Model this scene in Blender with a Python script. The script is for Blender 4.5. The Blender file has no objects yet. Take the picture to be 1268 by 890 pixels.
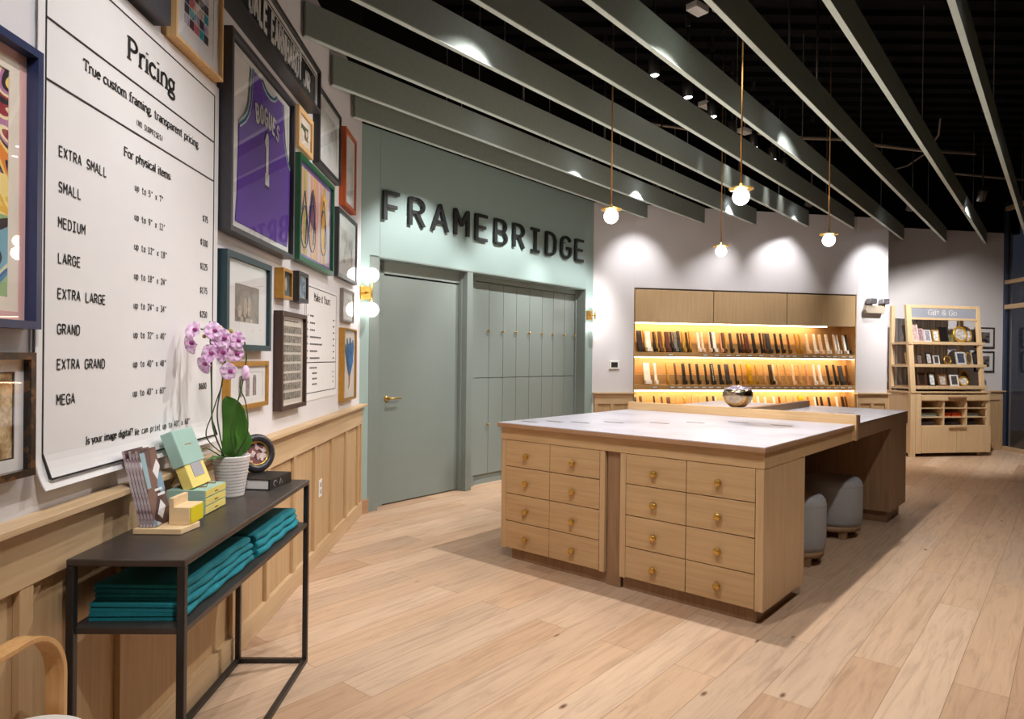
import bpy, bmesh, math, random
from mathutils import Vector, Matrix
random.seed(7)
C = bpy.context.scene.collection
SC = bpy.context.scene
R = math.radians
# ------------------------------------------------------------------ camera
IW, IH, F = 1268, 890, 833.5
PITCH, ROLL, HC = R(-0.19), R(0.65), 1.40
cam_d = bpy.data.cameras.new('camera'); cam = bpy.data.objects.new('camera', cam_d); C.objects.link(cam)
cam_d.sensor_fit = 'HORIZONTAL'; cam_d.sensor_width = 36.0; cam_d.lens = F / IW * 36.0
cam_d.clip_start = 0.05; cam_d.clip_end = 100
def _v(x, y, f):
    c, s = math.cos(ROLL), math.sin(ROLL); x, y = c*x - s*y, s*x + c*y
    c, s = math.cos(PITCH), math.sin(PITCH)
    return Vector((x, c*f - s*y, s*f + c*y))
cx, cy, cz = _v(1, 0, 0), _v(0, 1, 0), -_v(0, 0, 1)
cam.matrix_world = Matrix(((cx.x, cy.x, cz.x, 0), (cx.y, cy.y, cz.y, 0), (cx.z, cy.z, cz.z, HC), (0, 0, 0, 1)))
SC.camera = cam
# ------------------------------------------------------------------ world, exposure
w = bpy.data.worlds.new('night'); SC.world = w; w.use_nodes = True
w.node_tree.nodes['Background'].inputs[0].default_value = (0.02, 0.025, 0.035, 1)
w.node_tree.nodes['Background'].inputs[1].default_value = 0.6
SC.view_settings.view_transform = 'Standard'
SC.view_settings.look = 'None'
SC.view_settings.gamma = 1.0
SC.view_settings.use_curve_mapping = False
SC.view_settings.exposure = 0.9
try:
    SC.cycles.diffuse_bounces = 6; SC.cycles.max_bounces = 12; SC.cycles.transparent_max_bounces = 12
    SC.cycles.sample_clamp_indirect = 6.0; SC.cycles.use_denoising = True
except Exception: pass
WARM = (1.0, 0.96, 0.91); NEUT = (1.0, 0.98, 0.97)
# ceiling spotlights: (position of the lens, target, watts, cone degrees, blend, colour)
SPOTS_ROW = [((1.18, 5.72, 3.80), (1.43, 5.52, 0.0), 42, 44, .9, WARM),
             ((1.59, 6.19, 3.80), (1.84, 5.99, 0.0), 42, 44, .9, WARM),
             ((1.96, 6.68, 3.80), (2.21, 6.48, 0.0), 42, 44, .9, WARM),
             ((2.34, 7.22, 3.80), (2.59, 7.02, 0.0), 42, 44, .9, WARM),
             ((2.71, 7.63, 3.80), (2.96, 7.43, 0.0), 42, 44, .9, WARM),
             ((3.10, 8.08, 3.80), (3.35, 7.88, 0.0), 42, 44, .9, WARM),
             ((3.41, 8.48, 3.80), (3.66, 8.28, 0.0), 42, 44, .9, WARM)]
SPOTS_GREEN = [((0.014, 5.727, 3.42), (-0.962, 6.399, 1.75), 112, 68, .6, NEUT),
               ((0.841, 6.731, 3.42), (-0.072, 7.48, 1.75), 112, 68, .6, NEUT),
               ((1.604, 7.657, 3.42), (0.628, 8.329, 1.75), 112, 68, .6, NEUT)]
SPOTS_WALL = [((1.72, 8.25, 3.40), (1.62, 8.95, 2.35), 40, 68, .9, NEUT),
              ((2.78, 8.45, 3.40), (2.62, 9.13, 2.55), 38, 68, .9, NEUT),
              ((3.80, 8.70, 3.40), (3.68, 9.32, 2.6), 38, 68, .9, NEUT),
              ((5.22, 8.90, 3.40), (5.15, 9.60, 2.4), 58, 68, .9, NEUT)]
SPOTS_HIDDEN = [((2.431, 5.515, 3.50), (2.75, 9.2, 1.45), 75, 46, .8, NEUT),  # unseen front fill, added to lift the dark rack shelf fronts
                ((0.10, 0.35, 3.36), (-1.0, 1.85, 0.45), 95, 66, .9, WARM),  # extra unseen lamp added to brighten the console table and stool
                ((1.222, 4.047, 3.5), (1.0, 4.2, 0), 165, 125, .5, WARM),
                ((2.05, 5.05, 3.5), (2.3, 5.6, 0), 30, 100, .7, WARM),
                ((-0.145, 2.388, 3.4), (0.7, 4.3, 0.35), 84, 90, .8, WARM),
                ((1.235, 1.704, 3.4), (1.2, 3.4, 0.2), 64, 100, .8, WARM),
                ((2.698, 3.479, 3.4), (2.2, 3.8, 0.2), 44, 100, .8, WARM),
                ((-0.30, 1.25, 3.36), (-1.3, 1.75, 1.7), 46, 92, .9, NEUT),
                ((0.35, 2.55, 3.40), (-1.3, 3.0, 2.1), 75, 80, .9, NEUT),
                ((0.05, 4.15, 3.42), (-1.35, 4.5, 2.0), 42, 85, .9, NEUT),
                ((5.75, 8.3, 3.40), (6.3, 9.9, 1.5), 210, 95, .8, WARM),
                ((4.479, 5.641, 3.4), (4.6, 6.6, 0), 12, 90, .8, WARM)]
# ------------------------------------------------------------------ mesh helpers
class MB:
    def __init__(s): s.bm = bmesh.new()
    def poly(s, pts, smooth=False):
        f = s.bm.faces.new([s.bm.verts.new(p) for p in pts]); f.smooth = smooth; return f
    def box(s, x0, x1, y0, y1, z0, z1, M=None):
        vs = [Vector((x, y, z)) for z in (z0, z1) for y in (y0, y1) for x in (x0, x1)]
        if M is not None: vs = [M @ v for v in vs]
        v = [s.bm.verts.new(p) for p in vs]
        for q in ((0, 2, 3, 1), (4, 5, 7, 6), (0, 1, 5, 4), (2, 6, 7, 3), (0, 4, 6, 2), (1, 3, 7, 5)):
            s.bm.faces.new([v[i] for i in q])
        return s
    def prism(s, pts, d):
        d = Vector(d); a = [s.bm.verts.new(Vector(p)) for p in pts]; b = [s.bm.verts.new(Vector(p) + d) for p in pts]
        n = len(pts); s.bm.faces.new(a[::-1]); s.bm.faces.new(b)
        for i in range(n): s.bm.faces.new((a[i], a[(i+1) % n], b[(i+1) % n], b[i]))
        return s
    def tube(s, path, r, n=10, cap=True):
        path = [Vector(p) for p in path]; rings = []
        rr = r if isinstance(r, (list, tuple)) else [r]*len(path)
        ref = None
        for i, p in enumerate(path):
            t = (path[min(i+1, len(path)-1)] - path[max(i-1, 0)]).normalized()
            if ref is None: ref = t.orthogonal().normalized()
            ref = (ref - t*ref.dot(t)); ref = ref.normalized() if ref.length > 1e-6 else t.orthogonal().normalized()
            b = t.cross(ref)
            rings.append([s.bm.verts.new(p + (ref*math.cos(2*math.pi*k/n) + b*math.sin(2*math.pi*k/n))*rr[i]) for k in range(n)])
        for a, b in zip(rings, rings[1:]):
            for k in range(n):
                f = s.bm.faces.new((a[k], a[(k+1) % n], b[(k+1) % n], b[k])); f.smooth = n > 6
        if cap: s.bm.faces.new(rings[0][::-1]); s.bm.faces.new(rings[-1])
        return s
    def cyl(s, a, b, r, n=16): return s.tube([a, b], r, n)
    def lathe(s, prof, c=(0, 0, 0), n=28, M=None):
        c = Vector(c); rings = []
        for r, z in prof:
            if r < 1e-6:
                p = Vector((0, 0, z)); rings.append([s.bm.verts.new((M @ p if M is not None else p) + c)])
            else:
                ps = [Vector((r*math.cos(2*math.pi*k/n), r*math.sin(2*math.pi*k/n), z)) for k in range(n)]
                rings.append([s.bm.verts.new((M @ p if M is not None else p) + c) for p in ps])
        for a, b in zip(rings, rings[1:]):
            for k in range(n):
                k2 = (k+1) % n
                q = [a[k % len(a)], a[k2 % len(a)], b[k2 % len(b)], b[k % len(b)]]
                u = []
                for v in q:
                    if v not in u: u.append(v)
                if len(u) > 2: s.bm.faces.new(u).smooth = True
        return s
    def ball(s, c, r, n=20, sc=(1, 1, 1), M=None):
        m = n//2
        pr = [(abs(r*math.sin(math.pi*i/m)) if 0 < i < m else 0, -r*math.cos(math.pi*i/m)) for i in range(m+1)]
        D = Matrix.Diagonal((sc[0], sc[1], sc[2])).to_4x4()
        return s.lathe(pr, c, n, (M @ D) if M is not None else D)
    def build(s, name, mat, parent=None, loc=None, rot=0.0, bevel=0, seg=2):
        bmesh.ops.recalc_face_normals(s.bm, faces=s.bm.faces[:])
        me = bpy.data.meshes.new(name); s.bm.to_mesh(me); s.bm.free()
        me.materials.append(mat)
        o = bpy.data.objects.new(name, me); C.objects.link(o)
        if parent is not None: o.parent = parent
        if loc is not None: o.location = loc; o.rotation_euler = (0, 0, rot)
        if bevel:
            b = o.modifiers.new('bevel', 'BEVEL'); b.width = bevel; b.segments = seg; b.limit_method = 'ANGLE'; b.angle_limit = R(40)
        return o
class Fr:
    """a vertical working plane: x to the right when facing it, y into it, z up"""
    def __init__(s, ox, oy, az): s.o = Vector((ox, oy, 0)); s.rot = R(90 - az)
    def w(s, x, y, z): return s.o + Matrix.Rotation(s.rot, 3, 'Z') @ Vector((x, y, z))
LW = Fr(-1.344, 5.936, -1.1)          # wall of pictures
GW = Fr(-1.344, 5.936, 39.5)          # grey-green wall
RW = Fr(1.054, 8.845, 79.3)           # wall with the lit rack
SW = Fr(7.968, 10.914, 79.3)          # recessed far wall
NW = Fr(7.968, 10.914, 185.6)         # shop window
IS = Fr(-0.064, 4.717, 130.7)         # island front
GG = Fr(5.894, 9.890, 79.3)           # gift display
def tag(o, label=None, cat=None, group=None, kind=None):
    if label: o['label'] = label
    if cat: o['category'] = cat
    if group: o['group'] = group
    if kind: o['kind'] = kind
    return o
def thing(name, label, cat, fr, p, group=None, rz=0.0):
    o = bpy.data.objects.new(name, None); C.objects.link(o); o.empty_display_size = 0.05
    o.location = fr.w(*p) if fr else p; o.rotation_euler = (0, 0, (fr.rot if fr else 0) + rz)
    return tag(o, label, cat, group)
def struct(mb, name, mat, fr, bevel=0):
    o = mb.build(name, mat, None, fr.o if fr else (0, 0, 0), fr.rot if fr else 0, bevel)
    o['kind'] = 'structure'; return o
ORD = ['first', 'second', 'third', 'fourth', 'fifth', 'sixth', 'seventh', 'eighth', 'ninth', 'tenth', 'eleventh', 'twelfth', 'thirteenth', 'fourteenth', 'fifteenth', 'sixteenth', 'seventeenth', 'eighteenth', 'nineteenth', 'twentieth']
TENS = {2: 'twenty', 3: 'thirty', 4: 'forty'}
def ordinal(i):
    if i <= 20: return ORD[i-1]
    t, u = divmod(i, 10)
    return (TENS[t][:-1] + 'ieth') if u == 0 else TENS[t] + '-' + ORD[u-1]
# ------------------------------------------------------------------ materials
def lin(c): return tuple((v/12.92 if v <= .04045 else ((v+.055)/1.055)**2.4) for v in c)
def rgb(r, g, b): return lin((r/255, g/255, b/255)) + (1.0,)
def newmat(name):
    m = bpy.data.materials.new(name); m.use_nodes = True
    nt = m.node_tree; b = nt.nodes['Principled BSDF']; return m, nt, b
def N(nt, t, **kw):
    n = nt.nodes.new(t)
    for k, v in kw.items():
        if k in n.inputs: n.inputs[k].default_value = v
        else: setattr(n, k, v)
    return n
def ramp(nt, fac, stops, interp='LINEAR'):
    r = nt.nodes.new('ShaderNodeValToRGB'); r.color_ramp.interpolation = interp
    e = r.color_ramp.elements
    while len(e) < len(stops): e.new(0.5)
    for i, (p, c) in enumerate(stops): e[i].position = p; e[i].color = c
    nt.links.new(fac, r.inputs['Fac']); return r.outputs['Color']
def plain(name, col, rough=.5, metal=0, noise=.04, scale=12, spec=.5, coat=0):
    m, nt, b = newmat(name)
    tc = N(nt, 'ShaderNodeTexCoord'); n = N(nt, 'ShaderNodeTexNoise', Scale=scale, Detail=4.0)
    nt.links.new(tc.outputs['Object'], n.inputs['Vector'])
    lo = tuple(c*(1-noise) for c in col[:3]) + (1,); hi = tuple(min(1, c*(1+noise)) for c in col[:3]) + (1,)
    nt.links.new(ramp(nt, n.outputs['Fac'], [(.3, lo), (.7, hi)]), b.inputs['Base Color'])
    b.inputs['Roughness'].default_value = rough; b.inputs['Metallic'].default_value = metal
    b.inputs['Specular IOR Level'].default_value = spec; b.inputs['Coat Weight'].default_value = coat
    return m
def wood(name, c1, c2, axis='Z', rough=.45, fine=1.0, spec=.35):
    m, nt, b = newmat(name)
    tc = N(nt, 'ShaderNodeTexCoord'); mp = N(nt, 'ShaderNodeMapping')
    sc = {'X': (1.2, 26, 26), 'Y': (26, 1.2, 26), 'Z': (26, 26, 1.2)}[axis]
    mp.inputs['Scale'].default_value = tuple(v*fine for v in sc)
    nt.links.new(tc.outputs['Object'], mp.inputs['Vector'])
    n = N(nt, 'ShaderNodeTexNoise', Scale=1.6, Detail=7.0, Roughness=.62, Distortion=.5)
    nt.links.new(mp.outputs['Vector'], n.inputs['Vector'])
    n2 = N(nt, 'ShaderNodeTexNoise', Scale=1.5, Detail=2.0)
    nt.links.new(tc.outputs['Object'], n2.inputs['Vector'])
    mx = N(nt, 'ShaderNodeMath', operation='MULTIPLY_ADD'); nt.links.new(n.outputs['Fac'], mx.inputs[0]); mx.inputs[1].default_value = .7
    m2 = N(nt, 'ShaderNodeMath', operation='MULTIPLY'); nt.links.new(n2.outputs['Fac'], m2.inputs[0]); m2.inputs[1].default_value = .3
    nt.links.new(m2.outputs[0], mx.inputs[2])
    nt.links.new(ramp(nt, mx.outputs[0], [(.32, c2), (.62, c1)]), b.inputs['Base Color'])
    b.inputs['Roughness'].default_value = rough; b.inputs['Specular IOR Level'].default_value = spec
    bp = N(nt, 'ShaderNodeBump', Strength=.05, Distance=.002); nt.links.new(n.outputs['Fac'], bp.inputs['Height'])
    nt.links.new(bp.outputs['Normal'], b.inputs['Normal'])
    return m
def emit(name, col, strength):
    m, nt, b = newmat(name)
    b.inputs['Base Color'].default_value = col; b.inputs['Emission Color'].default_value = col
    b.inputs['Emission Strength'].default_value = strength; return m
def floor_mat():
    m, nt, b = newmat('floor_oak'); L = nt.links.new
    tc = N(nt, 'ShaderNodeTexCoord'); mp = N(nt, 'ShaderNodeMapping'); mp.inputs['Rotation'].default_value = (0, 0, -R(90-40))
    L(tc.outputs['Object'], mp.inputs['Vector'])
    br = N(nt, 'ShaderNodeTexBrick', offset=.37, offset_frequency=2, squash=1.0, squash_frequency=2)
    br.inputs['Scale'].default_value = 1.0; br.inputs['Brick Width'].default_value = 1.75; br.inputs['Row Height'].default_value = .20
    br.inputs['Mortar Size'].default_value = .0011; br.inputs['Mortar Smooth'].default_value = .2; br.inputs['Bias'].default_value = 0
    br.inputs['Color1'].default_value = (0, 0, 0, 1); br.inputs['Color2'].default_value = (1, 1, 1, 1); br.inputs['Mortar'].default_value = (.5, .5, .5, 1)
    L(mp.outputs['Vector'], br.inputs['Vector'])
    tone = ramp(nt, br.outputs['Color'], [(0, rgb(178, 145, 118)), (.35, rgb(200, 168, 140)), (.7, rgb(190, 163, 140)), (1, rgb(212, 183, 157))])
    # grain, shifted per board
    off = N(nt, 'ShaderNodeVectorMath', operation='MULTIPLY_ADD'); L(br.outputs['Color'], off.inputs[0]); off.inputs[1].default_value = (17, 31, 0); L(mp.outputs['Vector'], off.inputs[2])
    m2 = N(nt, 'ShaderNodeMapping'); m2.inputs['Scale'].default_value = (1.3, 15, 1); L(off.outputs[0], m2.inputs['Vector'])
    n = N(nt, 'ShaderNodeTexNoise', Scale=1.8, Detail=8.0, Roughness=.65, Distortion=.9); L(m2.outputs['Vector'], n.inputs['Vector'])
    g = ramp(nt, n.outputs['Fac'], [(.28, (.62, .58, .55, 1)), (.5, (.95, .94, .92, 1)), (.7, (1.08, 1.07, 1.06, 1))])
    mul = N(nt, 'ShaderNodeMix', data_type='RGBA', blend_type='MULTIPLY'); mul.inputs[0].default_value = .8
    L(tone, mul.inputs[6]); L(g, mul.inputs[7])
    # knots
    m3 = N(nt, 'ShaderNodeMapping'); m3.inputs['Scale'].default_value = (.9, 2.2, 1); L(off.outputs[0], m3.inputs['Vector'])
    vo = N(nt, 'ShaderNodeTexVoronoi', Scale=1.9, Randomness=1.0); L(m3.outputs['Vector'], vo.inputs['Vector'])
    k = ramp(nt, vo.outputs['Distance'], [(.022, (1, 1, 1, 1)), (.06, (0, 0, 0, 1))])
    mk = N(nt, 'ShaderNodeMix', data_type='RGBA'); L(k, mk.inputs[0]); L(mul.outputs[2], mk.inputs[6]); mk.inputs[7].default_value = rgb(95, 62, 42)
    # seams
    ms = N(nt, 'ShaderNodeMix', data_type='RGBA'); L(br.outputs['Fac'], ms.inputs[0]); L(mk.outputs[2], ms.inputs[6]); ms.inputs[7].default_value = rgb(120, 88, 62)
    L(ms.outputs[2], b.inputs['Base Color'])
    b.inputs['Roughness'].default_value = .42; b.inputs['Specular IOR Level'].default_value = .35
    bp = N(nt, 'ShaderNodeBump', Strength=.06, Distance=.003); L(n.outputs['Fac'], bp.inputs['Height']); L(bp.outputs['Normal'], b.inputs['Normal'])
    return m
def glass_mat(name, tint=(1, 1, 1, 1), ior=1.5):
    m, nt, b = newmat(name); nt.nodes.remove(b); L = nt.links.new
    out = nt.nodes['Material Output']
    t = N(nt, 'ShaderNodeBsdfTransparent'); t.inputs['Color'].default_value = tint
    g = N(nt, 'ShaderNodeBsdfGlossy', Roughness=.015); fr = N(nt, 'ShaderNodeFresnel', IOR=ior)
    ge = N(nt, 'ShaderNodeNewGeometry'); fm_ = N(nt, 'ShaderNodeMath', operation='SUBTRACT'); fm_.inputs[0].default_value = 1.0; L(ge.outputs['Backfacing'], fm_.inputs[1])
    fx = N(nt, 'ShaderNodeMath', operation='MULTIPLY'); L(fr.outputs[0], fx.inputs[0]); L(fm_.outputs[0], fx.inputs[1])
    mx = N(nt, 'ShaderNodeMixShader'); L(fx.outputs[0], mx.inputs[0]); L(t.outputs[0], mx.inputs[1]); L(g.outputs[0], mx.inputs[2])
    L(mx.outputs[0], out.inputs['Surface']); return m
def art(name, kind, cols, scale=8, rough=.6):
    """printed picture surface"""
    m, nt, b = newmat(name); L = nt.links.new
    tc = N(nt, 'ShaderNodeTexCoord'); src = tc.outputs['Object']
    n = len(cols); stops = [(i/n, c) for i, c in enumerate(cols)]
    if kind == 'bands':
        t = N(nt, 'ShaderNodeTexNoise', Scale=scale*.35, Detail=1.0, Distortion=1.2); L(src, t.inputs['Vector'])
        mm = N(nt, 'ShaderNodeMath', operation='MULTIPLY'); L(t.outputs['Fac'], mm.inputs[0]); mm.inputs[1].default_value = 3.2
        fr = N(nt, 'ShaderNodeMath', operation='FRACT'); L(mm.outputs[0], fr.inputs[0]); col = ramp(nt, fr.outputs[0], stops, 'CONSTANT')
    elif kind == 'cells':
        t = N(nt, 'ShaderNodeTexVoronoi', Scale=scale); L(src, t.inputs['Vector'])
        s = N(nt, 'ShaderNodeSeparateColor'); L(t.outputs['Color'], s.inputs[0]); col = ramp(nt, s.outputs[0], stops, 'CONSTANT')
    elif kind == 'stripes':
        s = N(nt, 'ShaderNodeSeparateXYZ'); L(src, s.inputs[0]); t = N(nt, 'ShaderNodeTexNoise', Scale=scale, Detail=2.0)
        c = N(nt, 'ShaderNodeCombineXYZ'); L(s.outputs[0], c.inputs[0]); L(c.outputs[0], t.inputs['Vector'])
        col = ramp(nt, t.outputs['Fac'], [(.25+.5*p, q) for p, q in stops])
    else:
        t = N(nt, 'ShaderNodeTexNoise', Scale=scale, Detail=6.0, Roughness=.6); L(src, t.inputs['Vector'])
        col = ramp(nt, t.outputs['Fac'], [(.3+.4*p, q) for p, q in stops])
    L(col, b.inputs['Base Color']); b.inputs['Roughness'].default_value = rough
    return m
M = {}
M['floor'] = floor_mat()
M['white_wall'] = plain('white_paint', rgb(212, 208, 211), .7, noise=.015, scale=3)
M['green_wall'] = plain('sage_paint', rgb(146, 166, 162), .55, noise=.02, scale=3)
M['green_joinery'] = plain('sage_joinery', rgb(122, 131, 126), .42, noise=.02, scale=4)
M['baffle'] = plain('baffle_felt', rgb(126, 134, 127), .8, noise=.05, scale=30)
M['baffle_edge'] = plain('baffle_edge', rgb(196, 210, 206), .7)
M['black'] = plain('black_paint', rgb(10, 9, 9), .9, noise=.2, scale=8, spec=.1)
M['deck'] = plain('black_deck', rgb(12, 11, 11), .9, noise=.2, scale=5, spec=.1)
M['black_metal'] = plain('black_metal', rgb(38, 34, 34), .38, noise=.15, scale=20, spec=.5)
M['table_top'] = plain('blackened_steel', rgb(84, 76, 72), .38, .6, noise=.2, scale=9)
M['oak_panel'] = wood('oak_panel', rgb(194, 163, 124), rgb(174, 142, 104), 'Z')
M['oak_rail'] = wood('oak_rail', rgb(204, 176, 140), rgb(184, 153, 116), 'X')
M['oak'] = wood('island_oak', rgb(202, 170, 128), rgb(182, 148, 106), 'X')
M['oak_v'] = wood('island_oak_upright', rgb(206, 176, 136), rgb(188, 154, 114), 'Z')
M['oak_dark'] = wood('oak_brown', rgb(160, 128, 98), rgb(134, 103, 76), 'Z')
M['oak_edge'] = wood('oak_edge', rgb(178, 140, 108), rgb(150, 114, 84), 'X')
M['rack_oak'] = wood('rack_oak', rgb(192, 152, 100), rgb(172, 132, 82), 'X')
M['rack_door'] = wood('rack_door', rgb(192, 163, 124), rgb(176, 146, 108), 'Z')
M['display_oak'] = wood('display_oak', rgb(222, 192, 152), rgb(206, 174, 132), 'Z')
M['bentwood'] = wood('bentwood', rgb(214, 168, 112), rgb(186, 134, 80), 'Z', rough=.3, spec=.5)
M['ply_edge'] = wood('ply_edge', rgb(232, 204, 162), rgb(212, 180, 136), 'Y')
M['stone'] = art('worktop_stone', 'noise', [rgb(150, 150, 164), rgb(172, 171, 184), rgb(182, 181, 194)], 2.2, .35)
M['slot'] = plain('slot_grey', rgb(120, 118, 116), .4, .6)
M['brass'] = plain('brass', rgb(206, 168, 90), .28, .9, noise=.08)
M['brass_rod'] = plain('brass_rod', rgb(160, 118, 66), .35, .7)
M['chrome'] = plain('hammered_silver', rgb(186, 166, 138), .16, 1.0, noise=.3, scale=40)
M['fabric_grey'] = plain('grey_upholstery', rgb(150, 150, 152), .9, noise=.08, scale=120)
M['teal'] = plain('teal_cotton', rgb(16, 124, 138), .85, noise=.12, scale=60)
M['white_plastic'] = plain('white_plastic', rgb(228, 226, 222), .4)
M['beige_plastic'] = plain('beige_plastic', rgb(170, 158, 142), .5)
M['dark_lens'] = plain('dark_lens', rgb(70, 70, 76), .25)
M['paper'] = plain('paper_white', rgb(222, 219, 219), .75, noise=.01)
M['ink'] = plain('black_ink', rgb(24, 22, 24), .6)
M['sign_black'] = plain('sign_black', rgb(26, 28, 28), .5)
M['globe'] = emit('opal_globe', (1, .90, .76, 1), 9)
M['sconce_globe'] = emit('sconce_opal_globe', (1, .96, .90, 1), 4)
M['led'] = emit('led_strip', (1, .86, .62, 1), 8)
M['spot_lens'] = emit('spot_lens', (.92, .93, 1, 1), 14)
M['glass'] = glass_mat('picture_glass', ior=1.75)
M['window_glass'] = glass_mat('window_glass', (.72, .73, .76, 1), 1.7)
M['window_dark'] = plain('window_metal', rgb(62, 72, 92), .4, .3)
M['mint'] = plain('mint_card', rgb(152, 184, 174), .6)
M['yellow'] = plain('yellow_card', rgb(226, 206, 116), .6)
M['bright_yellow'] = plain('bright_yellow_card', rgb(228, 208, 20), .6)
M['grey_label'] = plain('grey_label', rgb(160, 158, 164), .6)
M['pot'] = plain('ribbed_white_ceramic', rgb(214, 208, 206), .4)
M['leaf'] = plain('orchid_leaf', rgb(56, 96, 34), .35, noise=.2, scale=14)
M['stem'] = plain('orchid_stem', rgb(66, 84, 44), .5)
M['bark'] = plain('bark_soil', rgb(70, 52, 38), .9, noise=.4, scale=60)
M['petal'] = art('orchid_petal', 'noise', [rgb(196, 120, 190), rgb(226, 178, 222), rgb(238, 212, 236)], 60, .6)
M['lip'] = plain('orchid_lip', rgb(150, 40, 120), .5)
M['bud'] = plain('orchid_bud', rgb(160, 150, 70), .5)
M['book'] = plain('black_book', rgb(26, 25, 25), .4)
M['purple'] = plain('purple_jersey', rgb(92, 46, 160), .6, noise=.06, scale=10)
M['teal_trim'] = plain('teal_trim', rgb(96, 190, 210), .6)
M['navy'] = plain('navy_trim', rgb(40, 36, 80), .6)
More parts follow.
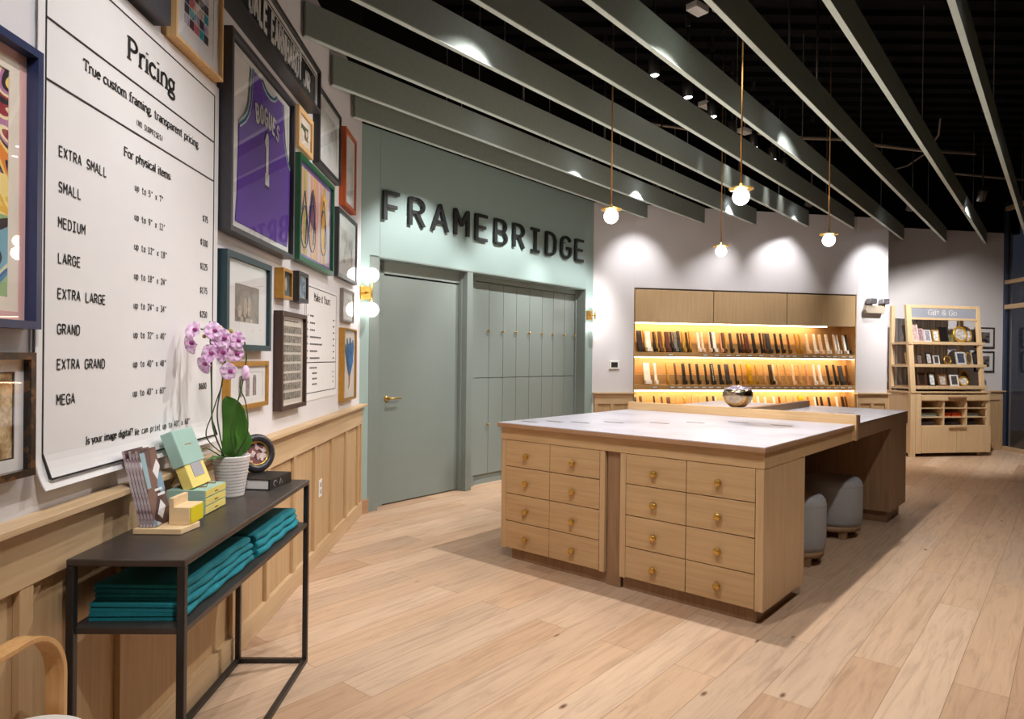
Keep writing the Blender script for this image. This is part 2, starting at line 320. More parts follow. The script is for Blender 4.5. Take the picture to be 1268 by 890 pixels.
# ------------------------------------------------------------------ lettering (stroke glyphs drawn as flat ribbons)
def arc(cx, cy, rx, ry, a0, a1, n=10):
    return [(cx + rx*math.cos(R(a0 + (a1-a0)*i/n)), cy + ry*math.sin(R(a0 + (a1-a0)*i/n))) for i in range(n+1)]
CAPS = {  # cap height 1, mono cell about .62 wide
 'A': [[(0, 0), (.3, 1), (.6, 0)], [(.11, .34), (.49, .34)]],
 'B': [[(.04, 0), (.04, 1), (.3, 1)] + arc(.3, .76, .23, .24, 90, -90) + [(.04, .52)], [(.3, .52)] + arc(.3, .26, .27, .26, 90, -90) + [(.04, 0)]],
 'C': [arc(.32, .7, .28, .3, 20, 180, 8) + arc(.32, .3, .28, .3, 180, 340, 8)],
 'D': [[(.04, 0), (.04, 1), (.24, 1)] + arc(.24, .68, .32, .32, 90, 0, 6) + arc(.24, .32, .32, .32, 0, -90, 6) + [(.04, 0)]],
 'E': [[(.55, 1), (.05, 1), (.05, 0), (.55, 0)], [(.05, .52), (.48, .52)]],
 'F': [[(.57, 1), (.07, 1), (.07, 0)], [(.07, .5), (.49, .5)]],
 'G': [arc(.32, .7, .28, .3, 20, 180, 8) + arc(.32, .3, .28, .3, 180, 360, 8) + [(.6, .47), (.36, .47)]],
 'H': [[(.05, 0), (.05, 1)], [(.55, 0), (.55, 1)], [(.05, .52), (.55, .52)]],
 'I': [[(.3, 0), (.3, 1)], [(.07, 1), (.53, 1)], [(.07, 0), (.53, 0)]],
 'J': [[(.5, 1)] + [(.5, .3)] + arc(.28, .28, .22, .28, 0, -180, 8)],
 'L': [[(.08, 1), (.08, 0), (.55, 0)]],
 'M': [[(.03, 0), (.03, 1), (.3, .42), (.57, 1), (.57, 0)]],
 'N': [[(.05, 0), (.05, 1), (.55, 0), (.55, 1)]],
 'O': [arc(.3, .7, .25, .3, 0, 180, 8) + arc(.3, .3, .25, .3, 180, 360, 8) + [(.55, .7)]],
 'P': [[(.06, 0), (.06, 1), (.3, 1)] + arc(.3, .74, .26, .26, 90, -90) + [(.06, .48)]],
 'R': [[(.06, 0), (.06, 1), (.3, 1)] + arc(.3, .75, .25, .25, 90, -90) + [(.06, .5)], [(.3, .5), (.57, 0)]],
 'S': [arc(.3, .75, .24, .25, 20, 270, 10) + arc(.3, .25, .25, .25, 90, -160, 10)],
 'T': [[(.02, 1), (.58, 1)], [(.3, 1), (.3, 0)]],
 'U': [[(.05, 1), (.05, .3)] + arc(.3, .28, .25, .28, 180, 360, 10) + [(.55, 1)]],
 'X': [[(.03, 0), (.57, 1)], [(.03, 1), (.57, 0)]],
 'Y': [[(.02, 1), (.3, .48), (.58, 1)], [(.3, .48), (.3, 0)]],
 'W': [[(0, 1), (.14, 0), (.3, .62), (.46, 0), (.6, 1)]],
 '0': [arc(.3, .7, .24, .3, 0, 180, 8) + arc(.3, .3, .24, .3, 180, 360, 8) + [(.54, .7)]],
 '1': [[(.1, .8), (.3, 1), (.3, 0)], [(.08, 0), (.54, 0)]],
 '2': [arc(.3, .73, .24, .27, 170, -20, 8) + [(.06, 0), (.56, 0)]],
 '4': [[(.42, 0), (.42, 1), (.04, .3), (.58, .3)]],
 '5': [[(.52, 1), (.1, 1), (.08, .55)] + arc(.28, .32, .26, .32, 110, -150, 10)],
 '6': [arc(.3, .3, .25, .3, 0, 360, 14), [(.06, .34)] + arc(.36, .6, .3, .4, 180, 80, 6)],
 '7': [[(.04, 1), (.56, 1), (.22, 0)]],
 '8': [arc(.3, .75, .21, .25, 0, 360, 12), arc(.3, .26, .26, .26, 0, 360, 12)],
 '9': [arc(.3, .7, .25, .3, 0, 360, 14), [(.54, .66)] + arc(.24, .4, .3, .4, 0, -100, 6)],
 '3': [arc(.28, .75, .24, .25, 150, -90, 8) + arc(.28, .26, .27, .26, 90, -150, 8)],
 '$': [arc(.3, .72, .22, .2, 20, 270, 10) + arc(.3, .3, .23, .2, 90, -160, 10), [(.3, 1.08), (.3, -.08)]],
 '(': [arc(.5, .5, .26, .6, 120, 240, 6)], ')': [arc(.1, .5, .26, .6, 60, -60, 6)], '"': [[(.2, 1), (.2, .72)], [(.4, 1), (.4, .72)]],
 'u': [[(.06, .7), (.06, .22)] + arc(.28, .2, .22, .2, 180, 360, 8) + [(.5, .7), (.5, 0)]],
 'p': [[(.06, -.28), (.06, .7)], arc(.3, .35, .24, .35, 0, 360, 12)], 't': [[(.24, .95), (.24, .15)] + arc(.4, .15, .16, .15, 180, 280, 4) + [(.52, .02)], [(.04, .7), (.5, .7)]],
 'o': [arc(.3, .35, .25, .35, 0, 360, 14)], 'x': [[(.06, 0), (.54, .7)], [(.06, .7), (.54, 0)]], 'e': [[(.06, .38), (.54, .38)] + arc(.3, .35, .24, .35, 10, 320, 12)],
 'c': [arc(.32, .35, .25, .35, 40, 320, 12)], 'a': [[(.5, 0), (.5, .45)] + arc(.3, .46, .2, .24, 0, 150, 6), arc(.28, .2, .21, .2, 0, 360, 10)],
 'n': [[(.08, 0), (.08, .7)], [(.08, .45)] + arc(.3, .45, .22, .25, 180, 0, 8) + [(.52, 0)]], 'r': [[(.14, 0), (.14, .7)], [(.14, .42)] + arc(.36, .45, .22, .25, 180, 60, 5)],
 'i': [[(.1, .7), (.3, .7), (.3, 0)], [(.06, 0), (.54, 0)], [(.3, .92), (.3, 1.0)]],
}
SERIF = {  # slab-serif lower case and capitals: strokes, advance, serif feet (x, y)
 'P': (CAPS['P'], .68, [(.06, 0), (.06, 1)]), 'T': ([[(.02, 1), (.66, 1)], [(.34, 1), (.34, 0)], [(.02, 1), (.02, .8)], [(.66, 1), (.66, .8)]], .7, [(.34, 0)]),
 'F': (CAPS['F'], .62, [(.07, 0)]), 'I': ([[(.16, 0), (.16, 1)]], .34, [(.16, 0), (.16, 1)]), 'M': (CAPS['M'], .72, [(.03, 0), (.57, 0)]),
 'G': (CAPS['G'], .7, []), 'Y': (CAPS['Y'], .64, [(.3, 0), (.02, 1), (.58, 1)]),
 'r': ([[(.12, 0), (.12, .68)], [(.12, .42)] + arc(.34, .44, .22, .24, 180, 60, 5)], .46, [(.12, 0)]),
 'i': ([[(.12, 0), (.12, .68)], [(.12, .9), (.12, .98)]], .28, [(.12, 0)]), 'l': ([[(.12, 0), (.12, 1.05)]], .28, [(.12, 0)]),
 'c': ([arc(.28, .34, .24, .34, 40, 320, 12)], .54, []), 'o': ([arc(.28, .34, .25, .34, 0, 360, 14)], .58, []), 'e': ([[(.05, .38), (.5, .38)] + arc(.28, .34, .23, .34, 10, 320, 12)], .56, []),
 'n': ([[(.1, 0), (.1, .68)], [(.1, .44)] + arc(.3, .44, .2, .24, 180, 0, 8) + [(.5, 0)]], .62, [(.1, 0), (.5, 0)]),
 'm': ([[(.1, 0), (.1, .68)], [(.1, .44)] + arc(.27, .44, .17, .24, 180, 0, 8) + [(.44, 0)], [(.44, .44)] + arc(.61, .44, .17, .24, 180, 0, 8) + [(.78, 0)]], .9, [(.1, 0), (.44, 0), (.78, 0)]),
 'u': ([[(.1, .68), (.1, .2)] + arc(.3, .2, .2, .2, 180, 360, 8) + [(.5, .68), (.5, 0)]], .62, []),
 'g': ([arc(.26, .42, .2, .26, 0, 360, 12), arc(.28, -.14, .24, .16, 0, 360, 12), [(.2, .16), (.12, .06), (.24, .02)], [(.42, .62), (.54, .68)]], .56, []),
 's': ([arc(.24, .5, .18, .18, 20, 270, 8) + arc(.24, .16, .19, .16, 90, -160, 8)], .48, []), 't': ([[(.18, .92), (.18, .14)] + arc(.32, .14, .14, .14, 180, 290, 5), [(.02, .68), (.38, .68)]], .44, []),
 'f': ([[(.16, 0), (.16, .84)] + arc(.32, .84, .16, .18, 180, 60, 5), [(.02, .66), (.36, .66)]], .4, [(.16, 0)]),
 'a': ([[(.44, 0), (.44, .45)] + arc(.26, .46, .18, .22, 0, 150, 6), arc(.24, .19, .19, .19, 0, 360, 10)], .54, []),
 'p': ([[(.1, -.28), (.1, .68)], arc(.32, .34, .22, .34, 0, 360, 12)], .62, [(.1, -.28)]), 'd': ([[(.5, 0), (.5, 1.05)], arc(.28, .34, .22, .34, 0, 360, 12)], .62, []),
 'h': ([[(.1, 0), (.1, 1.05)], [(.1, .44)] + arc(.3, .44, .2, .24, 180, 0, 8) + [(.5, 0)]], .62, [(.1, 0), (.5, 0)]),
 'y': ([[(.04, .68), (.28, 0)], [(.52, .68), (.28, 0), (.14, -.26)]], .56, [(.04, .68), (.52, .68)]), 'k': ([[(.1, 0), (.1, 1.05)], [(.46, .68), (.1, .28)], [(.24, .42), (.5, 0)]], .56, [(.1, 0)]),
 ',': ([[(.12, .06), (.06, -.14)]], .26, []), '.': ([[(.1, 0), (.1, .07)]], .24, []), ':': ([[(.1, .06), (.1, .14)], [(.1, .5), (.1, .58)]], .26, []),
 '?': ([arc(.24, .78, .2, .22, 170, -60, 8) + [(.24, .3)], [(.24, 0), (.24, .07)]], .5, []), ' ': ([], .42, []),
 '&': ([arc(.3, .78, .17, .2, -50, 230, 8) + [(.62, 0)], [(.18, .6)] + arc(.26, .26, .23, .26, 120, 350, 8) + [(.62, .5)]], .72, []),
}
def ribbon(mb, pl, wd, put, dp):
    """one stroke of a glyph: quads and small discs of thickness dp"""
    for (x0, y0), (x1, y1) in zip(pl, pl[1:]):
        l = math.hypot(x1-x0, y1-y0)
        if l < 1e-6: continue
        nx, ny = -(y1-y0)/l*wd/2, (x1-x0)/l*wd/2
        q = [(x0+nx, y0+ny), (x0-nx, y0-ny), (x1-nx, y1-ny), (x1+nx, y1+ny)]
        mb.prism([put(*p) for p in q], dp)
    for x, y in pl[1:-1]:
        mb.prism([put(x + wd/2*math.cos(2*math.pi*k/10), y + wd/2*math.sin(2*math.pi*k/10)) for k in range(10)], dp)
def mono(mb, s, x, z, h, pitch, y=0, wt=.13, dp=.0006):
    sx = pitch/.78 if pitch/.78 < h else h
    for i, ch in enumerate(s):
        if ch == ' ': continue
        put = lambda a, b, i=i: Vector((x + i*pitch + a*sx, y, z + b*h))
        for pl in CAPS[ch]: ribbon(mb, pl, wt, put, (0, -dp, 0))
def serif_len(s): return sum(SERIF[c][1] for c in s)
def serif(mb, s, x, z, h, width, y=0, wt=.12, dp=.0006):
    k = width/serif_len(s); cx = x
    for ch in s:
        st, adv, feet = SERIF[ch]
        put = lambda a, b, cx=cx: Vector((cx + a*k, y, z + b*h))
        for pl in st: ribbon(mb, pl, wt, put, (0, -dp, 0))
        for fx, fy in feet: ribbon(mb, [(fx-.13, fy), (fx+.13, fy)], .08, put, (0, -dp, 0))
        cx += adv*k
# ------------------------------------------------------------------ room shell
ZW = 3.45; ZC = 4.6
struct(MB().box(-4, 12, -3, 14, -.1, 0), 'floor', M['floor'], None)
struct(MB().box(-4, 12, -3, 14, ZC, ZC+.1), 'ceiling', M['deck'], None)
struct(MB().box(-7.9, .0, 0, .15, 0, 3.75), 'wall_left', M['white_wall'], LW)
struct(MB().box(-7.9, .0, 0.0, .15, 3.75, ZC), 'trim_1', M['black'], LW)
g = MB(); g.box(-.2, .212, 0, .4, 0, ZW).box(.212, 3.591, 0, .4, 2.283, ZW).box(3.591, 3.9, 0, .4, 0, ZW)
struct(g, 'wall_back', M['green_wall'], GW, .004)
g = MB(); g.box(.1, .212, -.004, .16, 0, 2.3).box(3.585, 3.60, -.004, .16, 0, 2.3).box(.1, 3.6, -.004, .02, 2.283, 2.30)
g.box(1.372, 1.46, 0, .17, 0, 2.283).box(1.356, 1.40, .07, .17, 0, 2.283).box(1.46, 1.647, .14, .17, 0, 2.283)
g.box(.212, 1.40, .10, .16, 2.165, 2.283).box(1.4, 3.591, .14, .17, 2.225, 2.283).box(.212, .352, .10, .16, 0, 2.283).box(3.568, 3.591, .13, .17, 0, 2.283)
g.box(.212, 3.591, .30, .32, 0, 2.283)
struct(g, 'trim_2', M['green_joinery'], GW, .003)
struct(MB().box(-.2, 4.2, .0, .15, ZW, ZC), 'trim_3', M['black'], GW)
g = MB(); g.box(0, .572, 0, .5, 0, ZW).box(.572, 3.903, 0, .5, 2.345, ZW).box(3.903, 4.408, 0, .5, 0, ZW).box(.572, 3.903, .35, .5, 0, 2.345).box(.572, 3.903, 0, .35, 0, .1)
g.box(4.25, 4.408, .5, .9, 0, ZW)
struct(g, 'wall_right', M['white_wall'], RW, .003)
struct(MB().box(0, 4.408, .02, .5, ZW, ZC).box(4.25, 4.408, .5, 1.2, ZW, ZC), 'trim_4', M['black'], RW)
struct(MB().box(-2.7, .15, 0, .2, 0, 3.5), 'wall_far', M['white_wall'], SW)
struct(MB().box(-2.7, .3, .01, .2, 3.5, ZC), 'trim_5', M['black'], SW)
struct(MB().box(-3, 12, -3.1, -3, 0, ZC), 'wall_near', M['white_wall'], None)
# wainscot of the picture wall
g = MB()
g.box(-7.5, 0.0, -.012, 0, .10, .82)
struct(g, 'trim_6', M['oak_panel'], LW)
g = MB()
for k in range(12):
    x1 = -.115 - .4535*k
    g.box(x1-.05, x1, -.032, -.0125, .112, .802)
g.box(-.045, .0, -.032, -.0125, .112, .802)
struct(g, 'trim_7', M['oak_panel'], LW, .002)
struct(MB().box(-7.5, .0, -.034, -.002, .80, .957).box(-7.5, .012, -.076, -.002, .957, .976), 'trim_8', M['oak_rail'], LW, .002)
struct(MB().box(-7.5, .0, -.036, -.002, 0, .113), 'baseboard_left', M['oak_rail'], LW, .002)
struct(MB().box(.0, .10, -.02, -.0005, 0, .12), 'baseboard_back', M['oak_edge'], GW, .002)
# wainscot of the rack wall and the far wall
def wains(fr, segs, n1, n2):
    g = MB(); h = MB()
    for x0, x1, sts in segs:
        g.box(x0, x1, -.012, -.0005, .10, .82)
        g.box(x0, x1, -.03, -.0005, 0, .12)
        for s in sts: g.box(s, s+.05, -.03, -.0125, .12, .80)
        h.box(x0-.0, x1+.0, -.03, -.0005, .80, .93); h.box(x0-.025, x1+.03, -.06, -.0005, .93, .952)
    struct(g, n1, M['oak_panel'], fr, .002); struct(h, n2, M['oak_rail'], fr, .002)
wains(RW, [(.03, .56, (.03, .25, .51)), (3.915, 4.408, (3.915, 4.13, 4.358))], 'trim_9', 'trim_10')
wains(SW, [(-2.4, -.03, (-2.3, -1.8, -1.3, -.8, -.45, -.08))], 'trim_11', 'trim_12')
# shop window
g = MB(); g.box(-.02, .05, -.02, .06, 0, 4.0)
for x in (2.2, 4.4, 6.6, 8.8, 11): g.box(x, x+.06, -.01, .06, 0, 4.0)
o = struct(g, 'window_1', M['window_dark'], NW, .004)
g = MB()
for z0, z1 in ((0, .06), (2.262, 2.335), (2.668, 2.728), (3.85, 3.915)): g.box(.05, 13, -.03, .05, z0, z1)
o2 = g.build('window_frame', M['oak_rail'], o, bevel=.003)
MB().box(.05, 13, .018, .024, .06, 4.0).build('pane', M['window_glass'], o)
struct(MB().box(-.2, 14, 1.6, 1.7, -.1, ZC), 'exterior', plain('night_street', rgb(74, 72, 74), .9, noise=.3, scale=1), NW)
struct(MB().box(-.2, 14, .0, .1, 4.0, ZC), 'trim_13', M['black'], NW)
# ------------------------------------------------------------------ door and lockers
d = thing('door', 'flat sage-green door with a brass lever handle, left of the lockers', 'door', GW, (.352, .11, 0))
MB().box(.003, 1.0, 0, .04, .012, 2.150).build('door_leaf', M['green_joinery'], d, bevel=.002)
h = MB(); h.lathe([(0, 0), (.026, 0), (.026, .008), (0, .008)], (.05, -.0005, 1.0), 20, Matrix.Rotation(R(90), 4, 'X'))
h.cyl((.05, 0, 1.0), (.05, -.05, 1.0), .009); h.tube([(.042, -.05, 1.0), (.11, -.052, 1.0), (.185, -.05, 1.0)], .008)
tag(h.build('lever_handle', M['brass'], d), 'brass lever handle')
lx = [1.652, 1.888, 2.131, 2.368, 2.617, 2.868, 3.098, 3.338, 3.566]
kz = 1.69
for i in range(4):
    a, b_, c_ = lx[2*i], lx[2*i+1], lx[2*i+2]
    pos = ['nearest the door', 'second from the door', 'third from the door', 'at the right-hand end'][i]
    L_ = thing('locker_cabinet', 'sage-green double locker with small brass knobs, ' + pos, 'locker', GW, (a, .15, 0), 'lockers built into the green wall')
    MB().box(.001, c_-a-.001, .025, .14, .002, 2.222).build('carcass', M['green_joinery'], L_)
    MB().box(.001, c_-a-.001, .012, .024, 0, .045).build('plinth', M['green_joinery'], L_)
    for (x0, x1) in ((0, b_-a), (b_-a, c_-a)):
        for z0, z1, zk in ((1.172, 2.216, kz), (.108, 1.165, .655)):
            dr = MB().box(x0+.003, x1-.003, 0, .022, z0, z1).build('locker_door', M['green_joinery'], L_, bevel=.002)
            k = MB(); kx = x1-.026
            k.cyl((kx, 0, zk), (kx, -.022, zk), .006, 10); k.ball((kx, -.03, zk), .015, 12, (1, .7, 1))
            tag(k.build('knob', M['brass'], dr), 'brass knob')
# wall lettering
sg = thing('wall_sign', 'row of big black standoff letters on the green wall above the door', 'sign', GW, (0, 0, 2.62))
for i, ch in enumerate('FRAMEBRIDGE'):
    m = MB(); x = .226 + .3085*i
    put = lambda a, b, x=x: Vector((x + a*.335, -.034, .018 + b*.252))
    for pl in CAPS[ch]: ribbon(m, pl, .128, put, (0, .022, 0))
    for (a, b) in ((.3, .5),): m.cyl((x+.1, -.013, .26 if ch in 'FREBDI' else .2), (x+.1, 0, .26 if ch in 'FREBDI' else .2), .006, 8)
    m.build('letter', M['sign_black'], sg)
# two-globe wall sconces
def sconce(x, label):
    t = thing('wall_sconce', label, 'wall light', GW, (x, 0, 1.955), 'two-globe brass sconces')
    MB().box(-.055, .055, -.018, 0, -.06, .06).build('back_plate', M['brass'], t, bevel=.004)
    MB().cyl((0, -.018, 0), (0, -.10, 0), .011).cyl((0, -.10, -.085), (0, -.10, .085), .009).build('arm', M['brass'], t)
    for s in (1, -1): MB().ball((0, -.10, s*.152), .064, 28).build('globe', M['sconce_globe'], t)
sconce(.045, 'two-globe brass sconce beside the picture wall, left of the green door')
sconce(3.67, 'two-globe brass sconce right of the lockers, beside the white wall')
# ------------------------------------------------------------------ ceiling baffles
BAF = [((-1.32, 5.49, 3.335), (1.75, 8.96, 3.262)), ((-1.315, 4.80, 3.318), (2.55, 9.10, 3.232)), ((-1.305, 4.13, 3.345), (3.30, 9.25, 3.252)),
       None, None, None, None, None, None]
def perp(p, z=3.3):   # run of a baffle at distance p to the left of the camera line
    dx, dy = math.sin(R(39.5)), math.cos(R(39.5)); nx, ny = dy, -dx
    return dx, dy, nx, ny
ends = [(4.08, 9.39, 3.265), (4.78, 9.52, 3.275), (6.05, 10.50, 3.3), (6.82, 10.66, 3.3), (7.55, 10.80, 3.3), (8.2, 10.75, 3.3)]
starts_p = [(-2.985), (-2.49), (-2.005), (-1.50), (-1.003), (-.505)]
for i, (e, p) in enumerate(zip(ends, starts_p)):
    dx, dy, nx, ny = perp(p)
    # start where the baffle meets the picture wall or well behind the camera
    s = (-1.26 - p*nx)/dx; s = max(s, -1.5)
    BAF[3+i] = ((p*nx + s*dx, p*ny + s*dy, 3.3), e)
BAF.append(((-.4, -.9, 3.3), (7.85, 9.1, 3.3)))
names = ['closest to the green wall', 'second from the green wall', 'third from the green wall', 'fourth from the green wall', 'fifth from the green wall', 'sixth from the green wall', 'seventh from the green wall', 'eighth from the green wall', 'ninth from the green wall', 'farthest from the green wall']
for i, (a, b) in enumerate(BAF):
    a, b = Vector(a), Vector(b); dd = b - a; ln = math.hypot(dd.x, dd.y); rz = math.atan2(dd.y, dd.x)
    t = thing('ceiling_baffle', 'long grey-green hanging ceiling baffle with a pale lower edge, ' + names[i], 'ceiling baffle', None, a, 'ceiling baffles')
    t.rotation_euler = (0, 0, rz); dz = dd.z
    m = MB(); m.prism([(0, -.034, .006), (ln, -.034, dz+.006), (ln, -.034, dz+.215), (0, -.034, .215)], (0, .034, 0)); m.build('panel', M['baffle'], t)
    m = MB(); m.prism([(0, -.034, 0), (ln, -.034, dz), (ln, -.034, dz+.006), (0, -.034, .006)], (0, .034, 0)); tag(m.build('edge_strip', M['baffle_edge'], t), 'pale lower edge')
    for k in range(3):
        f = (.22, .55, .86)[k]
        MB().cyl((ln*f, -.017, dz*f+.21), (ln*f, -.017, ZC-a.z), .004, 6).build('hanger_rod', M['slot'], t)
# black ceiling services
def pipe(name, pts, r, mat, label, cat, group=None):
    o = MB().tube(pts, r, 8).build(name, mat); return tag(o, label, cat, group)
M['conduit'] = plain('conduit_steel', rgb(150, 136, 122), .45, .5)
pipe('conduit', [(2.9, 8.02, 4.1), (3.51, 8.18, 4.1), (4.1, 8.26, 4.12), (4.49, 8.38, 4.09), (5.2, 8.63, 4.11), (5.96, 8.71, 4.1)], .022, M['conduit'], 'pale wavering conduit crossing the dark ceiling above the pendant lights', 'conduit')
pipe('conduit', [(6.0, 9.56, 4.1), (6.34, 9.65, 4.1), (7.05, 9.83, 4.1), (7.6, 9.95, 4.1)], .018, M['conduit'], 'thin pale conduit in the dark ceiling near the shop window', 'conduit')
pipe('ceiling_cable', [(5.2, 9.40, 4.0), (5.36, 9.44, 4.1), (5.5, 9.43, 4.14), (5.62, 9.2, 4.25), (5.6, 8.9, 4.4), (5.5, 8.7, 4.59)], .012, M['conduit'], 'pale looping cable hanging from the dark ceiling below the long conduit', 'cable')
pipe('conduit', [(1.2, 7.6, 4.1), (1.5, 7.71, 4.1), (2.02, 7.91, 4.1), (2.5, 8.05, 4.1)], .016, M['conduit'], 'short pale conduit in the dark ceiling left of the row of spotlights', 'conduit')
for i, (p, l) in enumerate((((1.41, 5.24, 4.1), 'pale square junction box in the ceiling nearest the camera'), ((2.05, 7.22, 4.1), 'pale junction box in the ceiling behind the third spotlight'), ((2.74, 8.03, 4.1), 'pale junction box in the ceiling behind the last spotlights'))):
    t = thing('junction_box', l, 'junction box', None, p, 'ceiling junction boxes'); t.rotation_euler = (0, 0, .7)
    MB().box(-.08, .08, -.05, .05, 0, .05).build('box_body', M['white_plastic'], t, bevel=.004)
    MB().cyl((0, 0, .05), (0, 0, ZC-4.1), .01, 8).build('drop_pipe', M['conduit'], t)
g = MB()
for k in range(60): g.box(-3.5, 11.5, -2.5+.27*k, -2.5+.27*k+.13, 4.545, 4.6)
struct(g, 'trim_14', M['deck'], None)
# ------------------------------------------------------------------ spotlights
def spot(i, p, tgt, watts, ang, blend, col, label, group, visible=True):
    p, tgt = Vector(p), Vector(tgt); dv = (tgt - p).normalized()
    t = thing('track_spotlight', label, 'spotlight', None, p, group)
    q = Vector((0, 0, -1)).rotation_difference(dv).to_matrix().to_4x4()
    Mx = q
    m = MB(); m.lathe([(.0, .15), (.044, .15), (.046, .14), (.046, .0), (.040, .0), (.040, .012), (0, .012)], (0, 0, 0), 20, Mx); m.build('lamp_head', M['black_metal'], t)
    m = MB(); m.lathe([(0, .006), (.038, .006), (.038, .009), (0, .009)], (0, 0, 0), 20, Mx); m.build('lens', M['spot_lens'], t)
    back = Mx @ Vector((0, 0, .12))
    m = MB(); m.cyl(back + Vector((0, 0, .02)), (back.x, back.y, ZC - p.z - .12), .009, 8); m.box(back.x-.018, back.x+.018, back.y-.018, back.y+.018, ZC-p.z-.14, ZC-p.z); m.build('stem', M['black_metal'], t)
    ld = bpy.data.lights.new('spot_beam', 'SPOT'); ld.energy = watts; ld.spot_size = R(ang); ld.spot_blend = blend; ld.color = col; ld.shadow_soft_size = .035
    lo = bpy.data.objects.new('spot_beam', ld); C.objects.link(lo); lo.parent = t
    lo.matrix_local = Matrix.Translation(Mx @ Vector((0, 0, -.01))) @ Mx
for i, s in enumerate(SPOTS_ROW): spot(i, *s, 'black ceiling spotlight with a bright lens, %s from the left in the long row' % ordinal(i+1), 'row of ceiling spotlights')
for i, s in enumerate(SPOTS_GREEN): spot(i, *s, 'black ceiling spotlight aimed at the green wall, %s from the camera' % ['nearest', 'second', 'farthest'][i], 'spotlights on the green wall')
for i, s in enumerate(SPOTS_WALL): spot(i, *s, 'black ceiling spotlight washing the white rack wall, %s from the left' % ordinal(i+1), 'spotlights on the rack wall')
HL = ['unseen, added to brighten the lit rack', 'unseen, added to brighten the console table', 'over the front of the island', 'over the back of the island', 'over the floor beside the console table', 'over the open floor in front', 'over the floor right of the island', 'aimed at the pricing sign', 'aimed at the framed jersey', 'aimed at the far end of the picture wall', 'over the gift display', 'near the shop window']
for i, s in enumerate(SPOTS_HIDDEN): spot(i, *s, 'black ceiling spotlight between the baffles, ' + HL[i], 'spotlights between the baffles')
# ------------------------------------------------------------------ pendant lights
for X, Y, l in ((.45, .67, 'over the front left of the island'), (1.42, .67, 'over the front right of the island'), (.42, 2.67, 'over the back left of the island'), (1.40, 2.64, 'over the back right of the island')):
    t = thing('pendant_light', 'brass pendant light with a disc and glowing globe ' + l, 'pendant light', IS, (X, Y, 2.44), 'brass pendant lights over the island')
    MB().ball((0, 0, 0), .052, 24).build('globe', M['globe'], t)
    MB().lathe([(0, .046), (.074, .046), (.076, .050), (.074, .054), (.014, .056), (.012, .085), (0, .085)], (0, 0, 0), 32).build('disc', M['brass'], t)
    MB().cyl((0, 0, .08), (0, 0, ZC-2.44), .0055, 8).build('rod', M['brass_rod'], t)
    ld = bpy.data.lights.new('globe_glow', 'POINT'); ld.energy = 9; ld.color = (1, .84, .64); ld.shadow_soft_size = .06
    lo = bpy.data.objects.new('globe_glow', ld); C.objects.link(lo); lo.parent = t; lo.location = (0, 0, -.115)
# ------------------------------------------------------------------ island
isl = thing('island', 'large oak design island with white stone top, brass-knobbed drawers and raised wooden divider', 'island', IS, (0, 0, 0))
MB().box(.012, .85, .03, .66, .078, .826).build('cabinet', M['oak_v'], isl)
MB().box(.965, 1.834, .03, .66, .078, .826).build('cabinet', M['oak_v'], isl)
for x0, x1 in ((0, .041), (.816, .852), (.963, 1.002), (1.791, 1.8335)): MB().box(x0, x1, 0, .03, .075, .828).build('side_stile', M['oak_v'], isl, bevel=.0015)
MB().box(0, .012, .03, .66, .075, .828).build('end_panel', M['oak_v'], isl); MB().box(1.8341, 1.8348, .0, .661, .075, .828).build('end_panel', M['oak_v'], isl)
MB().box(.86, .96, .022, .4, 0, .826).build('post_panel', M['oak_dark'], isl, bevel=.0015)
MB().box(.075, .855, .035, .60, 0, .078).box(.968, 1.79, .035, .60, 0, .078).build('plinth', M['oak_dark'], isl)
rows_z = [(.648, .826), (.460, .643), (.270, .455), (.082, .265)]
for cx0, cx1 in ((.044, .422), (.426, .813), (1.005, 1.394), (1.398, 1.788)):
    for z0, z1 in rows_z:
        dr = MB().box(cx0, cx1, -.001, .028, z0, z1).build('drawer', M['oak'], isl, bevel=.0015)
        xm, zm = (cx0+cx1)/2 - .003, (z0+z1)/2 - .008
        k = MB(); k.cyl((xm, 0, zm), (xm, -.018, zm), .007, 10); k.lathe([(0, .012), (.018, .012), (.0205, .016), (.0205, .028), (.016, .033), (0, .032)], (xm, 0, zm), 18, Matrix.Rotation(R(90), 4, 'X'))
        tag(k.build('knob', M['brass'], dr), 'round brass knob')
MB().box(-.002, 1.838, -.004, 1.70, .829, .917).build('apron', M['oak'], isl, bevel=.0015)
MB().box(-.012, 1.852, -.038, 1.70, .917, .9435).build('front_top_edge', M['oak_edge'], isl, bevel=.002)
st = MB().box(-.010, 1.850, -.036, 1.70, .9437, .947).build('front_stone_top', M['stone'], isl)
g = MB()
for x0, x1, y in ((.06, .19, .15), (.175, .308, .292), (.334, .477, .37), (.487, .638, .558), (.744, .886, .755), (.916, 1.045, .985), (1.115, 1.257, 1.245), (1.429, 1.57, 1.237)):
    g.box(x0, x1, y-.016, y+.016, .946, .9485)
g.build('slot_inlay', M['slot'], st)
g = MB(); g.box(-.006, 1.862, 1.70, 1.745, .832, 1.016); g.build('divider_rail', M['oak'], isl, bevel=.002)
g = MB(); g.box(.0, 1.858, 1.75, 1.83, .834, 1.010); g.build('divider_rail', M['oak_dark'], isl, bevel=.002)
MB().box(.968, 1.03, 1.832, 3.40, .9475, 1.008).build('cross_rail', M['oak_dark'], isl, bevel=.002)
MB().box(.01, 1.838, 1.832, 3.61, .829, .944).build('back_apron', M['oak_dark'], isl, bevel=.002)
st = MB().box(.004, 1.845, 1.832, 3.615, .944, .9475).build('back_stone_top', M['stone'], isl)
g = MB()
for X, Y in ((1.3, 2.55), (1.36, 2.3), (1.5, 2.15), (1.66, 1.95), (1.45, 2.8)): g.box(X, X+.13, Y-.014, Y+.014, .947, .949)
g.build('slot_inlay', M['slot'], st)
